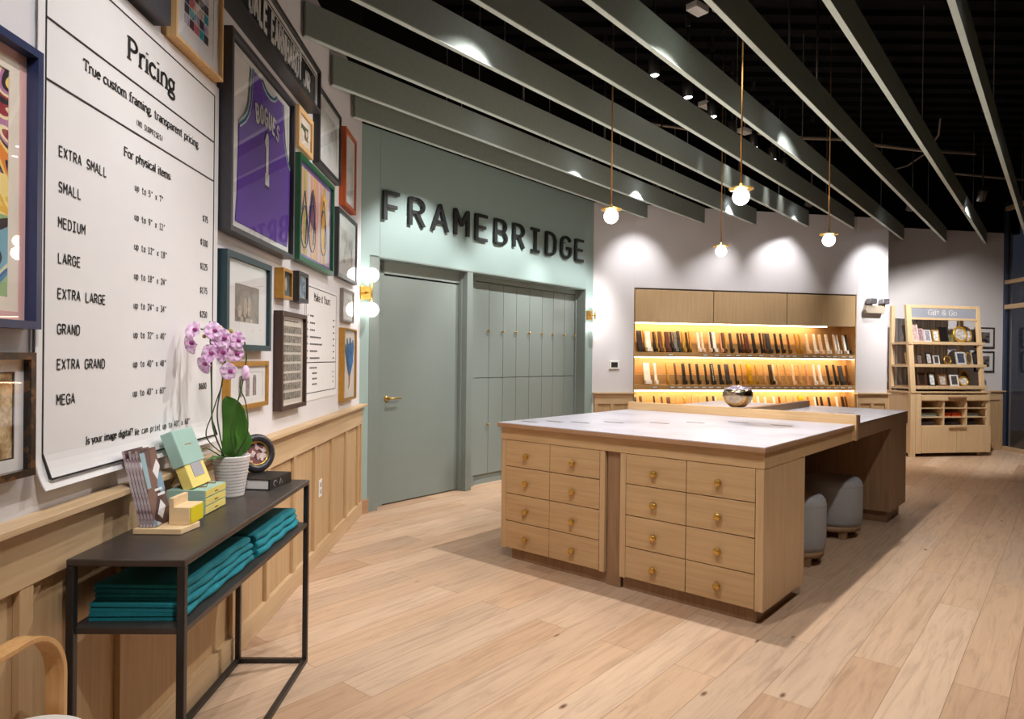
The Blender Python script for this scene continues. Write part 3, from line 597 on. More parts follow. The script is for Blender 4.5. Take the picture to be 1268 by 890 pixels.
MB().box(.02, 1.834, 2.96, 3.58, .105, .829).build('back_pedestal', M['oak_dark'], isl, bevel=.002)
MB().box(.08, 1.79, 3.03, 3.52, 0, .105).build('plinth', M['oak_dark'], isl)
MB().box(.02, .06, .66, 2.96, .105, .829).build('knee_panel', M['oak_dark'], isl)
# stools under the island
def pouf(X, Y, r, label):
    t = thing('upholstered_stool', label, 'stool', IS, (X, Y, 0), 'grey round stools under the island')
    pr = [(0, .10), (r*.93, .10), (r*.985, .13), (r, .2), (r, .40), (r*.97, .44), (r*.88, .463), (r*.6, .472), (0, .475)]
    MB().lathe(pr, (0, 0, 0), 36).build('cushion', M['fabric_grey'], t)
    m = MB(); m.lathe([(r*.995, .405), (r*1.012, .41), (r*.995, .415)], (0, 0, 0), 36); m.build('piping', M['fabric_grey'], t)
    MB().lathe([(0, .06), (r*.93, .06), (r*.94, .098), (0, .098)], (0, 0, 0), 36).build('base_ring', M['oak_dark'], t)
    for k in range(4):
        a = R(45+90*k); x, y = r*.74*math.cos(a), r*.74*math.sin(a)
        MB().box(x-.028, x+.028, y-.028, y+.028, 0, .06).build('leg', M['oak_dark'], t, bevel=.004)
pouf(1.565, 1.36, .195, 'grey round upholstered stool, nearer of the two under the island')
pouf(1.54, 2.31, .225, 'grey round upholstered stool, farther of the two, by the back pedestal')
# bowl
t = thing('bowl', 'hammered silver bowl of glittering chips on the island divider', 'bowl', IS, (.955, 1.80, 1.0165))
MB().lathe([(0, 0), (.045, 0), (.06, .004), (.10, .042), (.119, .088), (.117, .122), (.108, .145), (.104, .145), (.112, .118), (.113, .09), (.095, .046), (.05, .012), (0, .010)], (0, 0, 0), 40).build('bowl_body', M['chrome'], t)
m = MB()
for k in range(260):
    a, rr = random.random()*6.283, .1*math.sqrt(random.random()); z = .126 + .036*(1-(rr/.1)**2) + random.uniform(-.008, .008)
    Mx = Matrix.Translation((rr*math.cos(a), rr*math.sin(a), z)) @ Matrix.Rotation(random.random()*6, 4, 'X') @ Matrix.Rotation(random.random()*6, 4, 'Z')
    m.box(-.011, .011, -.008, .008, -.003, .003, Mx)
o = m.build('glitter_chips', plain('lilac_foil', rgb(205, 196, 214), .2, .6, noise=.3, scale=60), t); o['kind'] = 'stuff'
# ------------------------------------------------------------------ lit rack of frame samples
rk = thing('sample_rack', 'lit built-in oak rack of frame samples in the white back wall', 'display rack', RW, (.575, 0, .1))
X1 = 3.902 - .575
def rb(x0, x1, y0, y1, z0, z1): return MB().box(x0, x1, y0, y1, z0-.1, z1-.1)
M['rack_gap_shade'] = plain('rack_shadow_gap', rgb(70, 52, 36), .7)  # dark brown paints the shade in the gaps around the cabinet doors
rb(.002, X1-.002, .31, .345, .1, 2.34).build('back_panel', M['rack_oak'], rk)
for x0, x1 in ((.002, .012), (X1-.012, X1-.002)): rb(x0, x1, 0, .31, .1, 2.34).build('side_panel', M['rack_oak'], rk)
rb(.012, X1-.012, .0, .31, 2.334, 2.343).build('top_panel', M['rack_gap_shade'], rk)
rb(.012, X1-.012, .02, .31, 1.886, 1.90).build('soffit', M['rack_oak'], rk)
for a, b in ((.018, 1.131), (1.143, 2.235), (2.247, X1-.018)):
    rb(a, b, .0, .02, 1.888, 2.326).build('cabinet_door', M['rack_door'], rk, bevel=.002)
rb(.012, X1-.012, .02, .03, 1.9, 2.33).build('divider', M['rack_gap_shade'], rk)  # dark sheet behind the doors, gap shade put into its colour
SHZ = [1.49, 1.052, .602]
for k, z in enumerate(SHZ):
    top = (1.886, 1.43, .98)[k]
    sh = rb(.012, X1-.012, .0, .31, z-.062, z).build('shelf', M['rack_oak'], rk, bevel=.002)
    rb(.012, X1-.012, .16, .31, z, z+.135).build('step_block', M['rack_oak'], rk, bevel=.002)
    x_led = X1-.45 if k == 0 else X1-.02
    rb(.02, x_led, .02, .06, top-.013, top-.001).build('led_strip', M['led'], rk)
    ld = bpy.data.lights.new('shelf_glow', 'AREA'); ld.shape = 'RECTANGLE'; ld.size = x_led-.04; ld.size_y = .05; ld.energy = 4.2; ld.color = (1, .74, .44)
    lo = bpy.data.objects.new('shelf_glow', ld); C.objects.link(lo); lo.parent = rk; lo.location = (x_led/2, .20, top-.1-.02); lo.rotation_euler = (R(60), 0, 0)
rb(.012, X1-.012, .0, .31, .1, .535).build('base_cabinet', M['rack_door'], rk, bevel=.002)
LABX = [[1.099, 1.598, 1.765, 1.942, 2.082, 2.257, 2.429, 2.592, 2.737, 2.834, 2.939, 3.113, 3.243, 3.36, 3.464, 3.566, 3.706, 3.817],
        [.876, 1.125, 1.237, 1.353, 1.468, 1.581, 1.685, 1.802, 1.91, 2.03, 2.151, 2.257, 2.37, 2.477, 2.591, 2.697, 2.809, 2.924, 3.039, 3.147, 3.261, 3.364, 3.474, 3.589, 3.697, 3.808]]
lab0 = MB().box(-.040, .040, -.004, 0, -.0145, .0145).build('label_holder', plain('label_bronze', rgb(120, 98, 74), .5), rk, (0, 0, 0))
card0 = MB().box(-.033, .033, -.0055, -.004, -.0095, .0095).build('card', M['paper'], lab0)
first = True
for z, xs in zip((1.459, 1.021), LABX):
    for x in xs:
        if first: a = lab0; first = False
        else:
            a = lab0.copy(); C.objects.link(a); a.parent = rk; c_ = card0.copy(); C.objects.link(c_); c_.parent = a
        a.location = (x-.575, -.0005, z-.1)
SAMPLES = [[(0.696, 0.067, 'darkbrown'), (0.762, 0.018, 'gold'), (0.814, 0.074, 'white'), (0.905, 0.022, 'black'), (0.939, 0.018, 'gold'), (0.988, 0.037, 'brown'), (1.029, 0.021, 'gold'), (1.096, 0.059, 'redbrown'), (1.156, 0.022, 'black'), (1.208, 0.045, 'grey'), (1.261, 0.037, 'darkgrey'), (1.328, 0.037, 'gold'), (1.381, 0.022, 'blackgold'), (1.427, 0.022, 'gold'), (1.548, 0.03, 'white'), (1.604, 0.03, 'cream'), (1.708, 0.022, 'cream'), (1.738, 0.015, 'black'), (1.78, 0.045, 'white'), (1.88, 0.015, 'pink'), (1.918, 0.03, 'brown'), (1.949, 0.018, 'gold'), (2.035, 0.03, 'darkgrey'), (2.151, 0.022, 'black'), (2.198, 0.018, 'redbrown'), (2.268, 0.059, 'redbrown'), (2.378, 0.037, 'black'), (2.489, 0.018, 'black'), (2.544, 0.03, 'brown'), (2.6, 0.059, 'darkgrey'), (2.719, 0.022, 'black'), (2.809, 0.022, 'black'), (2.914, 0.018, 'brown'), (3.034, 0.022, 'gold'), (3.099, 0.022, 'gold'), (3.205, 0.037, 'cream'), (3.327, 0.03, 'white'), (3.417, 0.033, 'cream'), (3.524, 0.03, 'white'), (3.647, 0.022, 'white'), (3.694, 0.018, 'white'), (3.797, 0.03, 'white'), (3.838, 0.018, 'black')],
[(0.804, 0.089, 'white'), (0.925, 0.033, 'white'), (1.101, 0.022, 'gold'), (1.221, 0.018, 'brown'), (1.341, 0.037, 'black'), (1.44, 0.022, 'black'), (1.546, 0.03, 'black'), (1.665, 0.018, 'black'), (1.762, 0.045, 'dotted'), (1.878, 0.033, 'black'), (1.986, 0.052, 'darkgrey'), (2.11, 0.018, 'black'), (2.211, 0.015, 'gold'), (2.321, 0.059, 'yellowgold'), (2.431, 0.027, 'gold'), (2.55, 0.018, 'oak'), (2.645, 0.037, 'blackgold'), (2.688, 0.018, 'cream'), (2.767, 0.018, 'oak'), (2.879, 0.015, 'oak'), (2.992, 0.022, 'cream'), (3.105, 0.03, 'oak'), (3.211, 0.018, 'pink'), (3.325, 0.022, 'white'), (3.415, 0.037, 'white'), (3.546, 0.022, 'black'), (3.653, 0.022, 'black'), (3.753, 0.059, 'darkgrey'), (3.852, 0.022, 'brown')],
[(0.639, 0.059, 'darkgrey'), (0.734, 0.03, 'brown'), (0.926, 0.018, 'black'), (1.038, 0.018, 'brown'), (1.135, 0.045, 'brown'), (1.255, 0.022, 'oak'), (1.368, 0.03, 'gold'), (1.482, 0.015, 'pink'), (1.588, 0.018, 'pink'), (1.705, 0.022, 'darkgrey'), (1.797, 0.018, 'black'), (1.831, 0.015, 'white'), (2.365, 0.022, 'white'), (2.467, 0.027, 'white'), (2.578, 0.022, 'white'), (2.713, 0.025, 'white'), (2.804, 0.018, 'red'), (2.908, 0.015, 'oak'), (3.029, 0.015, 'oak'), (3.134, 0.074, 'yellowgold'), (3.256, 0.022, 'orange'), (3.354, 0.022, 'white'), (3.392, 0.012, 'black'), (3.461, 0.022, 'black'), (3.584, 0.022, 'black'), (3.7, 0.022, 'white'), (3.8, 0.027, 'black'), (3.852, 0.018, 'brown')]]
SCOL = {'darkbrown': ('dark brown', (44, 26, 18)), 'gold': ('gold', (198, 150, 66)), 'white': ('white', (232, 222, 206)), 'black': ('black', (22, 20, 18)), 'brown': ('brown', (96, 60, 34)), 'redbrown': ('reddish brown', (84, 40, 24)), 'grey': ('grey', (110, 104, 96)), 'darkgrey': ('dark grey', (52, 48, 44)), 'blackgold': ('black and gold', (70, 52, 24)), 'cream': ('cream', (226, 196, 160)), 'pink': ('pale pink', (214, 158, 122)), 'dotted': ('white-dotted black', (40, 38, 36)), 'yellowgold': ('bright yellow gold', (214, 158, 26)), 'oak': ('pale oak', (196, 154, 96)), 'red': ('red', (150, 50, 30)), 'orange': ('orange', (200, 104, 48))}
SM = {k: plain('sample_' + k, rgb(*v[1]), .4, .5 if 'gold' in k else 0, noise=.1, scale=40) for k, v in SCOL.items()}
SNAME = ['top', 'middle', 'bottom']
for r_, (zs, row) in enumerate(zip(SHZ, SAMPLES)):
    for i, (x, wd, col) in enumerate(row):
        nxt = min([abs(x - q[0]) - q[1]/2 for q in row if q[0] != x] + [9])
        wd = max(.012, min(wd, 2*nxt*.95) if nxt < wd/2 + .002 else wd)
        t = thing('frame_sample', '%s frame corner sample, %s from the left on the %s lit shelf' % (SCOL[col][0], ordinal(i+1), SNAME[r_]), 'frame sample', RW, (x, .055, zs + .0005), 'frame samples on the %s shelf' % SNAME[r_])
        hgt = .285 + random.uniform(-.006, .01); lean = .085
        m = MB(); m.prism([(-wd/2, 0, .01), (-wd/2, .03, 0), (-wd/2, .03+lean, hgt-.005), (-wd/2, lean, hgt)], (wd, 0, 0))
        m.build('upright', SM[col], t, bevel=.002)
        m = MB(); m.prism([(-wd/2, .028, .001), (-wd/2, -.035, .012), (-wd/2, -.025, .062), (-wd/2, .04, .05)], (wd, 0, 0))
        if col in ('dotted',): m = MB(); m.prism([(-wd/2, .028, .001), (-wd/2, -.035, .012), (-wd/2, -.025, .062), (-wd/2, .04, .05)], (wd, 0, 0))
        m.build('return_arm', SM[col], t, bevel=.002)
        if col == 'dotted':
            m = MB()
            for k in range(13): m.ball((0, lean*(k+1)/14, .01 + (hgt-.02)*(k+1)/14), .007, 8)
            m.build('beads', SM['white'], t)
# thermostat, emergency light
t = thing('thermostat', 'small white thermostat with a dark screen on the white wall beside the lockers', 'thermostat', RW, (.30, 0, 1.316))
MB().box(-.07, .07, -.022, 0, -.058, .058).build('housing', M['white_plastic'], t, bevel=.006)
MB().box(-.045, .045, -.0235, -.0215, -.034, .034).build('screen', M['ink'], t)
t = thing('emergency_light', 'beige twin-head emergency light on the white wall right of the rack', 'emergency light', RW, (4.165, 0, 2.13))
MB().prism([(-.15, 0, -.05), (.13, 0, -.05), (.15, 0, .0), (.13, 0, .06), (-.14, 0, .06), (-.17, 0, .0)], (0, -.07, 0)).build('housing', M['beige_plastic'], t, bevel=.006)
for x0, x1 in ((-.125, -.005), (.085, .195)):
    hd = MB().box(x0, x1, -.10, -.012, .085, .165).build('lamp_head', M['grey_label'], t, bevel=.014)
    m = MB()
    for k in range(5): m.box(x0+.012, x1-.012, -.1035, -.1002, .092+.0145*k, .101+.0145*k)
    m.build('lens', M['dark_lens'], hd)
    MB().cyl(((x0+x1)/2, -.05, .04), ((x0+x1)/2, -.05, .09), .016, 8).build('neck', M['beige_plastic'], t)
# ------------------------------------------------------------------ gift display
gd = thing('gift_display', 'tall oak gift display with leaning ladder shelves, drawers and a grey header sign', 'display stand', GG, (0, 0, 0))
W1 = 1.335
m = MB(); m.box(.06, W1, .03, .50, .05, .065).box(.06, .08, .03, .50, .065, .94).box(W1-.02, W1, .03, .50, .065, .94).box(.06, W1, .48, .50, .065, .94).box(.06, W1, .03, .48, .45, .458)
m.build('carcass', M['display_oak'], gd)
MB().box(-.03, W1+.005, -.01, .50, .94, .965).build('counter_top', M['display_oak'], gd, bevel=.003)
m = MB(); m.prism([(-.03, .0, 0), (.055, .0, 0), (.055, .0, .94), (-.03, .0, .94)], (0, .045, 0)); m.build('leg', M['display_oak'], gd, bevel=.003)
MB().box(-.03, .055, .45, .50, 0, .94).build('leg', M['display_oak'], gd, bevel=.003)
MB().box(-.02, .045, .045, .45, .05, .94).build('side_panel', M['display_oak'], gd)
for x, y in ((1.20, .08), (1.20, .42)): MB().box(x, x+.05, y, y+.05, 0, .05).build('leg', M['display_oak'], gd)
m = MB(); m.box(.058, .150, .0, .03, .05, .94).box(1.285, W1, .0, .03, .05, .94).box(.150, 1.285, .0, .03, .822, .832).box(.150, 1.285, .0, .03, .448, .459).build('face_frame', M['display_oak'], gd)
dr = MB().box(.145, 1.30, -.022, -.0005, .834, .915).build('drawer', M['display_oak'], gd, bevel=.002)
MB().box(.575, .89, -.045, -.022, .872, .892).build('handle', M['oak_edge'], dr, bevel=.003)
dr = MB().box(.145, .736, -.022, -.0005, .058, .446).build('drawer', M['display_oak'], gd, bevel=.002)
dr2 = MB().box(.746, 1.335, -.022, -.0005, .058, .446).build('drawer', M['display_oak'], gd, bevel=.002)
MB().box(.596, .735, -.042, -.022, .415, .435).build('handle', M['oak_edge'], dr, bevel=.003)
MB().box(.747, .904, -.042, -.022, .415, .435).build('handle', M['oak_edge'], dr2, bevel=.003)
m = MB()
for x in (.528, .92): m.box(x, x+.018, .0, .47, .458, .822)
for z in (.575, .710): m.box(.150, 1.285, .0, .47, z, z+.012)
m.build('cubby_grid', M['display_oak'], gd)
# leaning upper ladder
def ladder(x0, x1, y0, y1, lean, nm):
    m = MB(); m.prism([(x0, y0, .965), (x1, y0, .965), (x1, y0+lean, 2.25), (x0, y0+lean, 2.25)], (0, y1-y0, 0)); m.build(nm, M['display_oak'], gd, bevel=.003)
ladder(-.03, .055, 0, .045, .115, 'upright_post'); ladder(1.19, 1.25, 0, .045, .115, 'upright_post')
ladder(-.03, .03, .40, .445, .0, 'upright_post'); ladder(1.19, 1.25, .40, .445, .0, 'upright_post')
MB().box(.055, 1.19, .113, .15, 2.205, 2.25).box(.055, 1.19, .10, .14, 2.03, 2.06).build('header_rail', M['display_oak'], gd, bevel=.002)
hs = MB().box(.055, 1.19, .118, .128, 2.06, 2.205).build('header_sign', plain('blue_grey_sign', rgb(150, 154, 166), .5), gd)
m = MB(); serif(m, 'Gift & Go', .35, 2.105, .075, .50, y=.1175, wt=.13, dp=.001); m.build('lettering', M['paper'], hs)
SHELF = [(1.66, .08), (1.325, .05), (1.0, .02)]
for z, y0 in SHELF: MB().box(.056, 1.29, y0-.03, .40, z, z+.045).build('shelf', M['display_oak'], gd, bevel=.002)
M['plaid'] = art('plaid_backing', 'stripes', [rgb(84, 82, 84), rgb(150, 146, 146), rgb(206, 202, 200)], 26)
MB().box(.04, .97, .40, .41, .97, 2.06).build('back_panel', M['plaid'], gd)
for z in (1.0, 1.325, 1.66): MB().box(-.028, .028, .05, .40, z, z+.03).build('side_rung', M['display_oak'], gd)
def gframe(x, z, y, wd, ht, col, kind, label, inner=(60, 58, 60)):
    """small picture frame standing tilted back on a shelf"""
    t = thing('photo_frame', label, 'picture frame', GG, (x, y, z), 'small frames on the gift display')
    t.rotation_euler = (R(-12), 0, GG.rot)
    mt = plain('gift_frame', rgb(*col), .3, .6 if col[0] > 180 and col[2] < 120 else 0); im = plain('gift_photo', rgb(*inner), .4, noise=.5, scale=25)
    if kind == 'rect':
        b = wd*.14; m = MB()
        m.box(-wd/2, -wd/2+b, 0, .02, 0, ht).box(wd/2-b, wd/2, 0, .02, 0, ht).box(-wd/2+b, wd/2-b, 0, .02, 0, b).box(-wd/2+b, wd/2-b, 0, .02, ht-b, ht)
        m.build('frame', mt, t, bevel=.003); MB().box(-wd/2+b, wd/2-b, .008, .014, b, ht-b).build('picture', im, t)
    else:
        rx, rz = wd/2, ht/2; Mx = Matrix.Diagonal((1, 1, rz/rx, 1)) if kind == 'round' else Matrix.Identity(4)
        m = MB(); n = 32
        m.tube([(rx*.87*math.cos(2*math.pi*k/n), .012, rz + rz*.87*math.sin(2*math.pi*k/n)) for k in range(n+1)], rx*.13, 10); m.build('frame', mt, t)
        m = MB(); m.prism([(rx*.84*math.cos(2*math.pi*k/n), .012, rz + rz*.84*math.sin(2*math.pi*k/n)) for k in range(n)], (0, .006, 0)); m.build('picture', im, t)
    MB().box(-.012, .012, .02, .024, .001, ht*.6).build('easel_back', M['ink'], t)
    return t
def gu(X): return (1110 + X/7.74 - 1129.0)*.0158 + .005
GSH = [
 [(165, .13, .24, (40, 36, 34), 'rect', 'dark frame', (120, 110, 106)), (226, .10, .28, (226, 206, 190), 'rect', 'tall pale pink frame', (200, 170, 170)), (270, .10, .2, (206, 170, 168), 'rect', 'pink frame', (150, 130, 140)), (330, .10, .18, (220, 216, 220), 'rect', 'white frame', (150, 150, 160)), (400, .11, .19, (212, 164, 60), 'rect', 'gold frame', (230, 226, 222)), (468, .14, .23, (30, 24, 24), 'rect', 'large black frame', (26, 22, 22)), (526, .08, .12, (120, 112, 70), 'rect', 'small olive frame', (110, 104, 70)), (615, .23, .25, (214, 170, 60), 'round', 'big round gold frame', (190, 184, 180)), (715, .19, .26, (160, 116, 44), 'round', 'round bronze frame', (196, 196, 206))],
 [(150, .05, .17, (222, 184, 120), 'rect', 'narrow oak frame', (200, 160, 100)), (200, .09, .15, (70, 44, 32), 'rect', 'brown frame', (90, 80, 76)), (250, .09, .15, (50, 34, 28), 'rect', 'dark brown frame', (110, 96, 90)), (330, .09, .17, (28, 26, 28), 'rect', 'black frame', (180, 176, 176)), (392, .09, .13, (206, 204, 206), 'rect', 'silver frame', (70, 64, 64)), (490, .12, .13, (206, 156, 60), 'round', 'small round gold frame', (80, 60, 50)), (604, .15, .19, (190, 190, 196), 'rect', 'wide silver frame', (70, 76, 90)), (676, .10, .2, (206, 160, 60), 'round', 'oval gold frame', (70, 66, 66)), (738, .10, .19, (30, 28, 30), 'rect', 'tall black frame', (60, 56, 60))],
 [(165, .09, .17, (48, 36, 32), 'rect', 'dark brown frame', (60, 48, 44)), (262, .13, .2, (92, 56, 34), 'rect', 'walnut frame', (44, 34, 30)), (345, .10, .2, (26, 24, 26), 'rect', 'black frame with a white mat', (220, 214, 212)), (435, .13, .17, (120, 78, 40), 'rect', 'wooden frame', (190, 180, 172)), (535, .13, .17, (220, 216, 214), 'rect', 'white frame', (80, 74, 74)), (618, .15, .15, (214, 170, 70), 'round', 'small round gold frame', (210, 206, 204)), (680, .15, .24, (190, 140, 56), 'round', 'tall oval gold frame', (60, 54, 52))]]
for (z, y0), row, sn in zip(SHELF, GSH, ('top', 'middle', 'bottom')):
    for i, (X, wd, ht, col, kd, lb, inn) in enumerate(row):
        y = y0 + .05 + (.10 if kd == 'round' and lb in ('round bronze frame', 'tall oval gold frame') else 0)
        gframe(gu(X), z+.046, y, wd*1.12, ht*1.0, col, kd, '%s, %s from the left on the %s gift display shelf' % (lb, ordinal(i+1), sn), inn)
# goods in the cubbies
def bundle(x0, x1, z, h, col, label):
    t = thing('folded_cloth', label, 'cloth', GG, ((x0+x1)/2, .06, z), 'folded goods in the gift display')
    w2 = (x1-x0)/2; mt = plain('folded_goods', rgb(*col), .9, noise=.1, scale=50)
    MB().box(-w2, w2, 0, .28, .0005, h*.5).build('lower_fold', mt, t, bevel=.008); MB().box(-w2+.004, w2-.003, .004, .28, h*.5+.0005, h).build('upper_fold', mt, t, bevel=.008)
bundle(.20, .48, .587, .05, (150, 165, 170), 'pale blue folded cloth in the middle left cubby')
bundle(.55, .71, .587, .055, (206, 84, 40), 'orange folded cloth, left one in the centre cubby')
bundle(.73, .90, .587, .06, (206, 84, 40), 'orange folded cloth, right one in the centre cubby')
bundle(.95, 1.20, .587, .05, (140, 148, 146), 'grey-green folded cloth in the middle right cubby')
bundle(.18, .43, .459, .05, (96, 96, 116), 'slate blue folded cloth in the lower left cubby')
bundle(.55, .70, .459, .045, (70, 60, 58), 'dark folded cloth, left one in the lower centre cubby')
bundle(.72, .89, .459, .05, (86, 76, 86), 'dark mauve folded cloth, right one in the lower centre cubby')
bundle(.95, 1.18, .459, .05, (92, 88, 100), 'dark grey folded cloth in the lower right cubby')
# ------------------------------------------------------------------ pictures
def picture(fr, u0, u1, z0, z1, dep, fw, fmat, label, artm, mats=((.05, 'paper'),), rec=.012, name='picture_frame', cat='picture frame', group='framed pictures on the wall', glass=True, inset=None):
    wd, ht = u1-u0, z1-z0
    t = thing(name, label, cat, fr, (u0, -.0005, z0), group)
    def ring(nm, x0, x1, a0, a1, b, y0, y1, mt, bev=.0015):
        m = MB()
        P = [(x0, a0), (x1, a0), (x1, a1), (x0, a1)]; Q = [(x0+b, a0+b), (x1-b, a0+b), (x1-b, a1-b), (x0+b, a1-b)]
        for i in range(4):
            j = (i+1) % 4; m.prism([(P[i][0], y0, P[i][1]), (P[j][0], y0, P[j][1]), (Q[j][0], y0, Q[j][1]), (Q[i][0], y0, Q[i][1])], (0, y1-y0, 0))
        bmesh.ops.remove_doubles(m.bm, verts=m.bm.verts[:], dist=1e-5)
        return m.build(nm, mt, t)
    ring('frame', 0, wd, 0, ht, fw, -dep, 0, fmat)
    y = -dep + rec; b = fw
    MB().box(fw*.5, wd-fw*.5, -.004, -.0005, fw*.5, ht-fw*.5).build('backing', M['ink'], t)
    for mw, mm in mats:
        ring('mat_board', b, wd-b, b, ht-b, mw, y, y+.002, M[mm] if isinstance(mm, str) else mm); b += mw; y += .002
    a = MB().box(b-.001, wd-b+.001, y+.0005, y+.002, b-.001, ht-b+.001).build('art_print', artm, t)
    if glass: MB().box(fw, wd-fw, -dep+rec-.0075, -dep+rec-.006, fw, ht-fw).build('glass', M['glass'], t)
    t['_y'] = y
    return t, a, b, y
fm = lambda n, c, r=.4, me=0: plain(n, rgb(*c), r, me, noise=.1, scale=30)
M['frame_navy'] = fm('frame_navy', (38, 48, 84)); M['frame_tort'] = art('tortoiseshell', 'cells', [rgb(30, 22, 18), rgb(60, 38, 22), rgb(36, 26, 20), rgb(92, 60, 32)], 60, .3)
M['frame_charcoal'] = fm('frame_charcoal', (62, 60, 66)); M['frame_black'] = fm('frame_black', (44, 42, 44)); M['frame_maple'] = wood('frame_maple', rgb(222, 182, 128), rgb(200, 156, 100), 'Z')
M['frame_orange'] = wood('frame_orange', rgb(190, 92, 46), rgb(156, 66, 30), 'Z'); M['frame_green'] = fm('frame_green', (22, 92, 54), .3); M['frame_teal'] = fm('frame_teal', (30, 58, 66), .4)
M['frame_gold'] = fm('frame_gold', (190, 140, 62), .35, .6); M['frame_walnut'] = wood('frame_walnut', rgb(80, 58, 50), rgb(54, 38, 33), 'Z'); M['frame_silver'] = fm('frame_silver', (150, 142, 134), .35, .6)
M['pink_mat'] = plain('pink_mat', rgb(222, 176, 172), .7); M['cream_mat'] = plain('cream_mat', rgb(230, 218, 204), .7)
K = rgb(40, 28, 40)
A_big = art('flowing_waves', 'bands', [rgb(206, 62, 44), K, rgb(228, 134, 50), rgb(238, 208, 120), K, rgb(178, 120, 160), rgb(236, 220, 176), rgb(150, 40, 56), K, rgb(226, 176, 70)], 14)
A_blue = art('flowing_blue', 'bands', [rgb(74, 128, 176), rgb(150, 180, 130), K, rgb(120, 170, 190), rgb(214, 216, 180), rgb(60, 100, 150)], 12)
t, a, b, y = picture(LW, -5.0, -4.196, 1.458, 2.170, .045, .020, M['frame_navy'], 'large navy-framed print of flowing orange and red waves, upper left', A_big, ((.022, 'pink_mat'), (.035, 'cream_mat')), rec=.03)
w_, h_ = .804, .712
MB().box(b, w_-b, y-.0012, y-.0002, b, b+.20).build('lower_print', A_blue, a)
MB().box(b, w_-b, y-.0012, y-.0002, b+.2, b+.30).build('middle_print', art('flowing_yellow', 'bands', [rgb(230, 190, 80), rgb(236, 204, 110), rgb(226, 178, 66), rgb(240, 216, 140)], 18), a)
t, a, b, y = picture(LW, -5.0, -4.206, 1.084, 1.398, .04, .018, M['frame_tort'], 'tortoiseshell frame with sepia photographs in a white mat, lower left', art('sepia_photo', 'noise', [rgb(60, 44, 32), rgb(150, 116, 74), rgb(214, 190, 150)], 18), ((.03, 'paper'), (.004, 'ink')), rec=.02)
t, a, b, y = picture(LW, -4.05, -3.562, 2.553, 3.05, .06, .06, M['frame_charcoal'], 'charcoal frame with a dark print above the pricing sign', art('dark_print', 'noise', [rgb(20, 20, 24), rgb(60, 58, 62), rgb(110, 108, 112)], 14), ((.01, 'ink'),))
t, a, b, y = picture(LW, -3.512, -3.10, 2.543, 3.06, .055, .012, M['frame_maple'], 'maple frame with a grid of small coloured pictures in a white mat', M['paper'], ((.05, 'paper'),), rec=.016)
m = {}
cols = [(120, 60, 90), (30, 50, 110), (206, 90, 110), (20, 150, 170), (60, 50, 70), (170, 160, 190), (200, 180, 170), (90, 30, 50)]
for i in range(5):
    for j in range(8):
        k = random.randrange(8); m.setdefault(k, MB()).box(.10+.042*i, .10+.042*i+.036, y-.0012, y-.0002, .10+.04*j, .10+.04*j+.034)
for k, mb in m.items(): mb.build('small_pictures', plain('small_picture', rgb(*cols[k]), .6, noise=.35, scale=60), a)
# jersey
t, a, b, y = picture(LW, -3.03, -2.13, 1.937, 2.818, .065, .022, M['frame_charcoal'], 'charcoal shadow box holding a purple sleeveless basketball jersey', M['paper'], ((.012, 'ink'), (.03, 'paper')), rec=.022)
neck = [(.42, .815), (.455, .793), (.49, .781), (.53, .777), (.57, .781), (.605, .793), (.635, .815)]
left_ = [(.292, .815), (.281, .77), (.276, .71), (.262, .636), (.236, .585), (.203, .548), (.137, .505)]
right_ = [(.742, .815), (.752, .76), (.757, .70), (.774, .62), (.802, .565), (.838, .525), (.872, .50)]
poly = [(.105, .06), (.835, .06), (.862, .2), (.868, .35)] + right_[::-1] + neck[::-1] + left_ + [(.134, .35), (.124, .18)]
jm = MB(); jm.prism([(x, y-.006, z) for x, z in poly], (0, .005, 0)); js = jm.build('jersey', M['purple'], t)
def trimline(pts, wd, col, yy, nm='trim'):
    m = MB(); ribbon(m, pts, wd, lambda a_, b_: Vector((a_, yy, b_)), (0, -.001, 0)); return m.build(nm, M[col], js)
ar, nk, rr = left_, neck, right_
for wd, col, yy in ((.030, 'paper', y-.0062), (.020, 'teal_trim', y-.0074), (.010, 'navy', y-.0086)):
    trimline(ar, wd, col, yy); trimline(nk, wd, col, yy); trimline(rr, wd*.8, col, yy)
m = MB(); m2 = MB()
for mm, wt in ((m, .34), (m2, .22)):
    for i, ch in enumerate('BOGUES'):
        th = R(14 - 28*i/5); cxx = .505 + (i-2.5)*.056; czz = .592 + .022*(1-((i-2.5)/2.5)**2)
        put = lambda a_, b_, cxx=cxx, czz=czz, th=th: Vector((cxx + (a_-.3)*.066*math.cos(th) - b_*.078*math.sin(th), y-.0065, czz + b_*.078*math.cos(th) + (a_-.3)*.066*math.sin(th)))
        for pl in CAPS[ch]: ribbon(mm, pl, wt, put, (0, -.001 if wt > .3 else -.0018, 0))
    put = lambda a_, b_: Vector((.498 + (a_-.3)*.12, y-.0065, .345 + b_*.205))
    for pl in CAPS['1']: ribbon(mm, pl, wt*1.3, put, (0, -.001 if wt > .3 else -.0018, 0))
m.build('lettering_outline', M['navy'], js); m2.build('lettering', M['paper'], js)
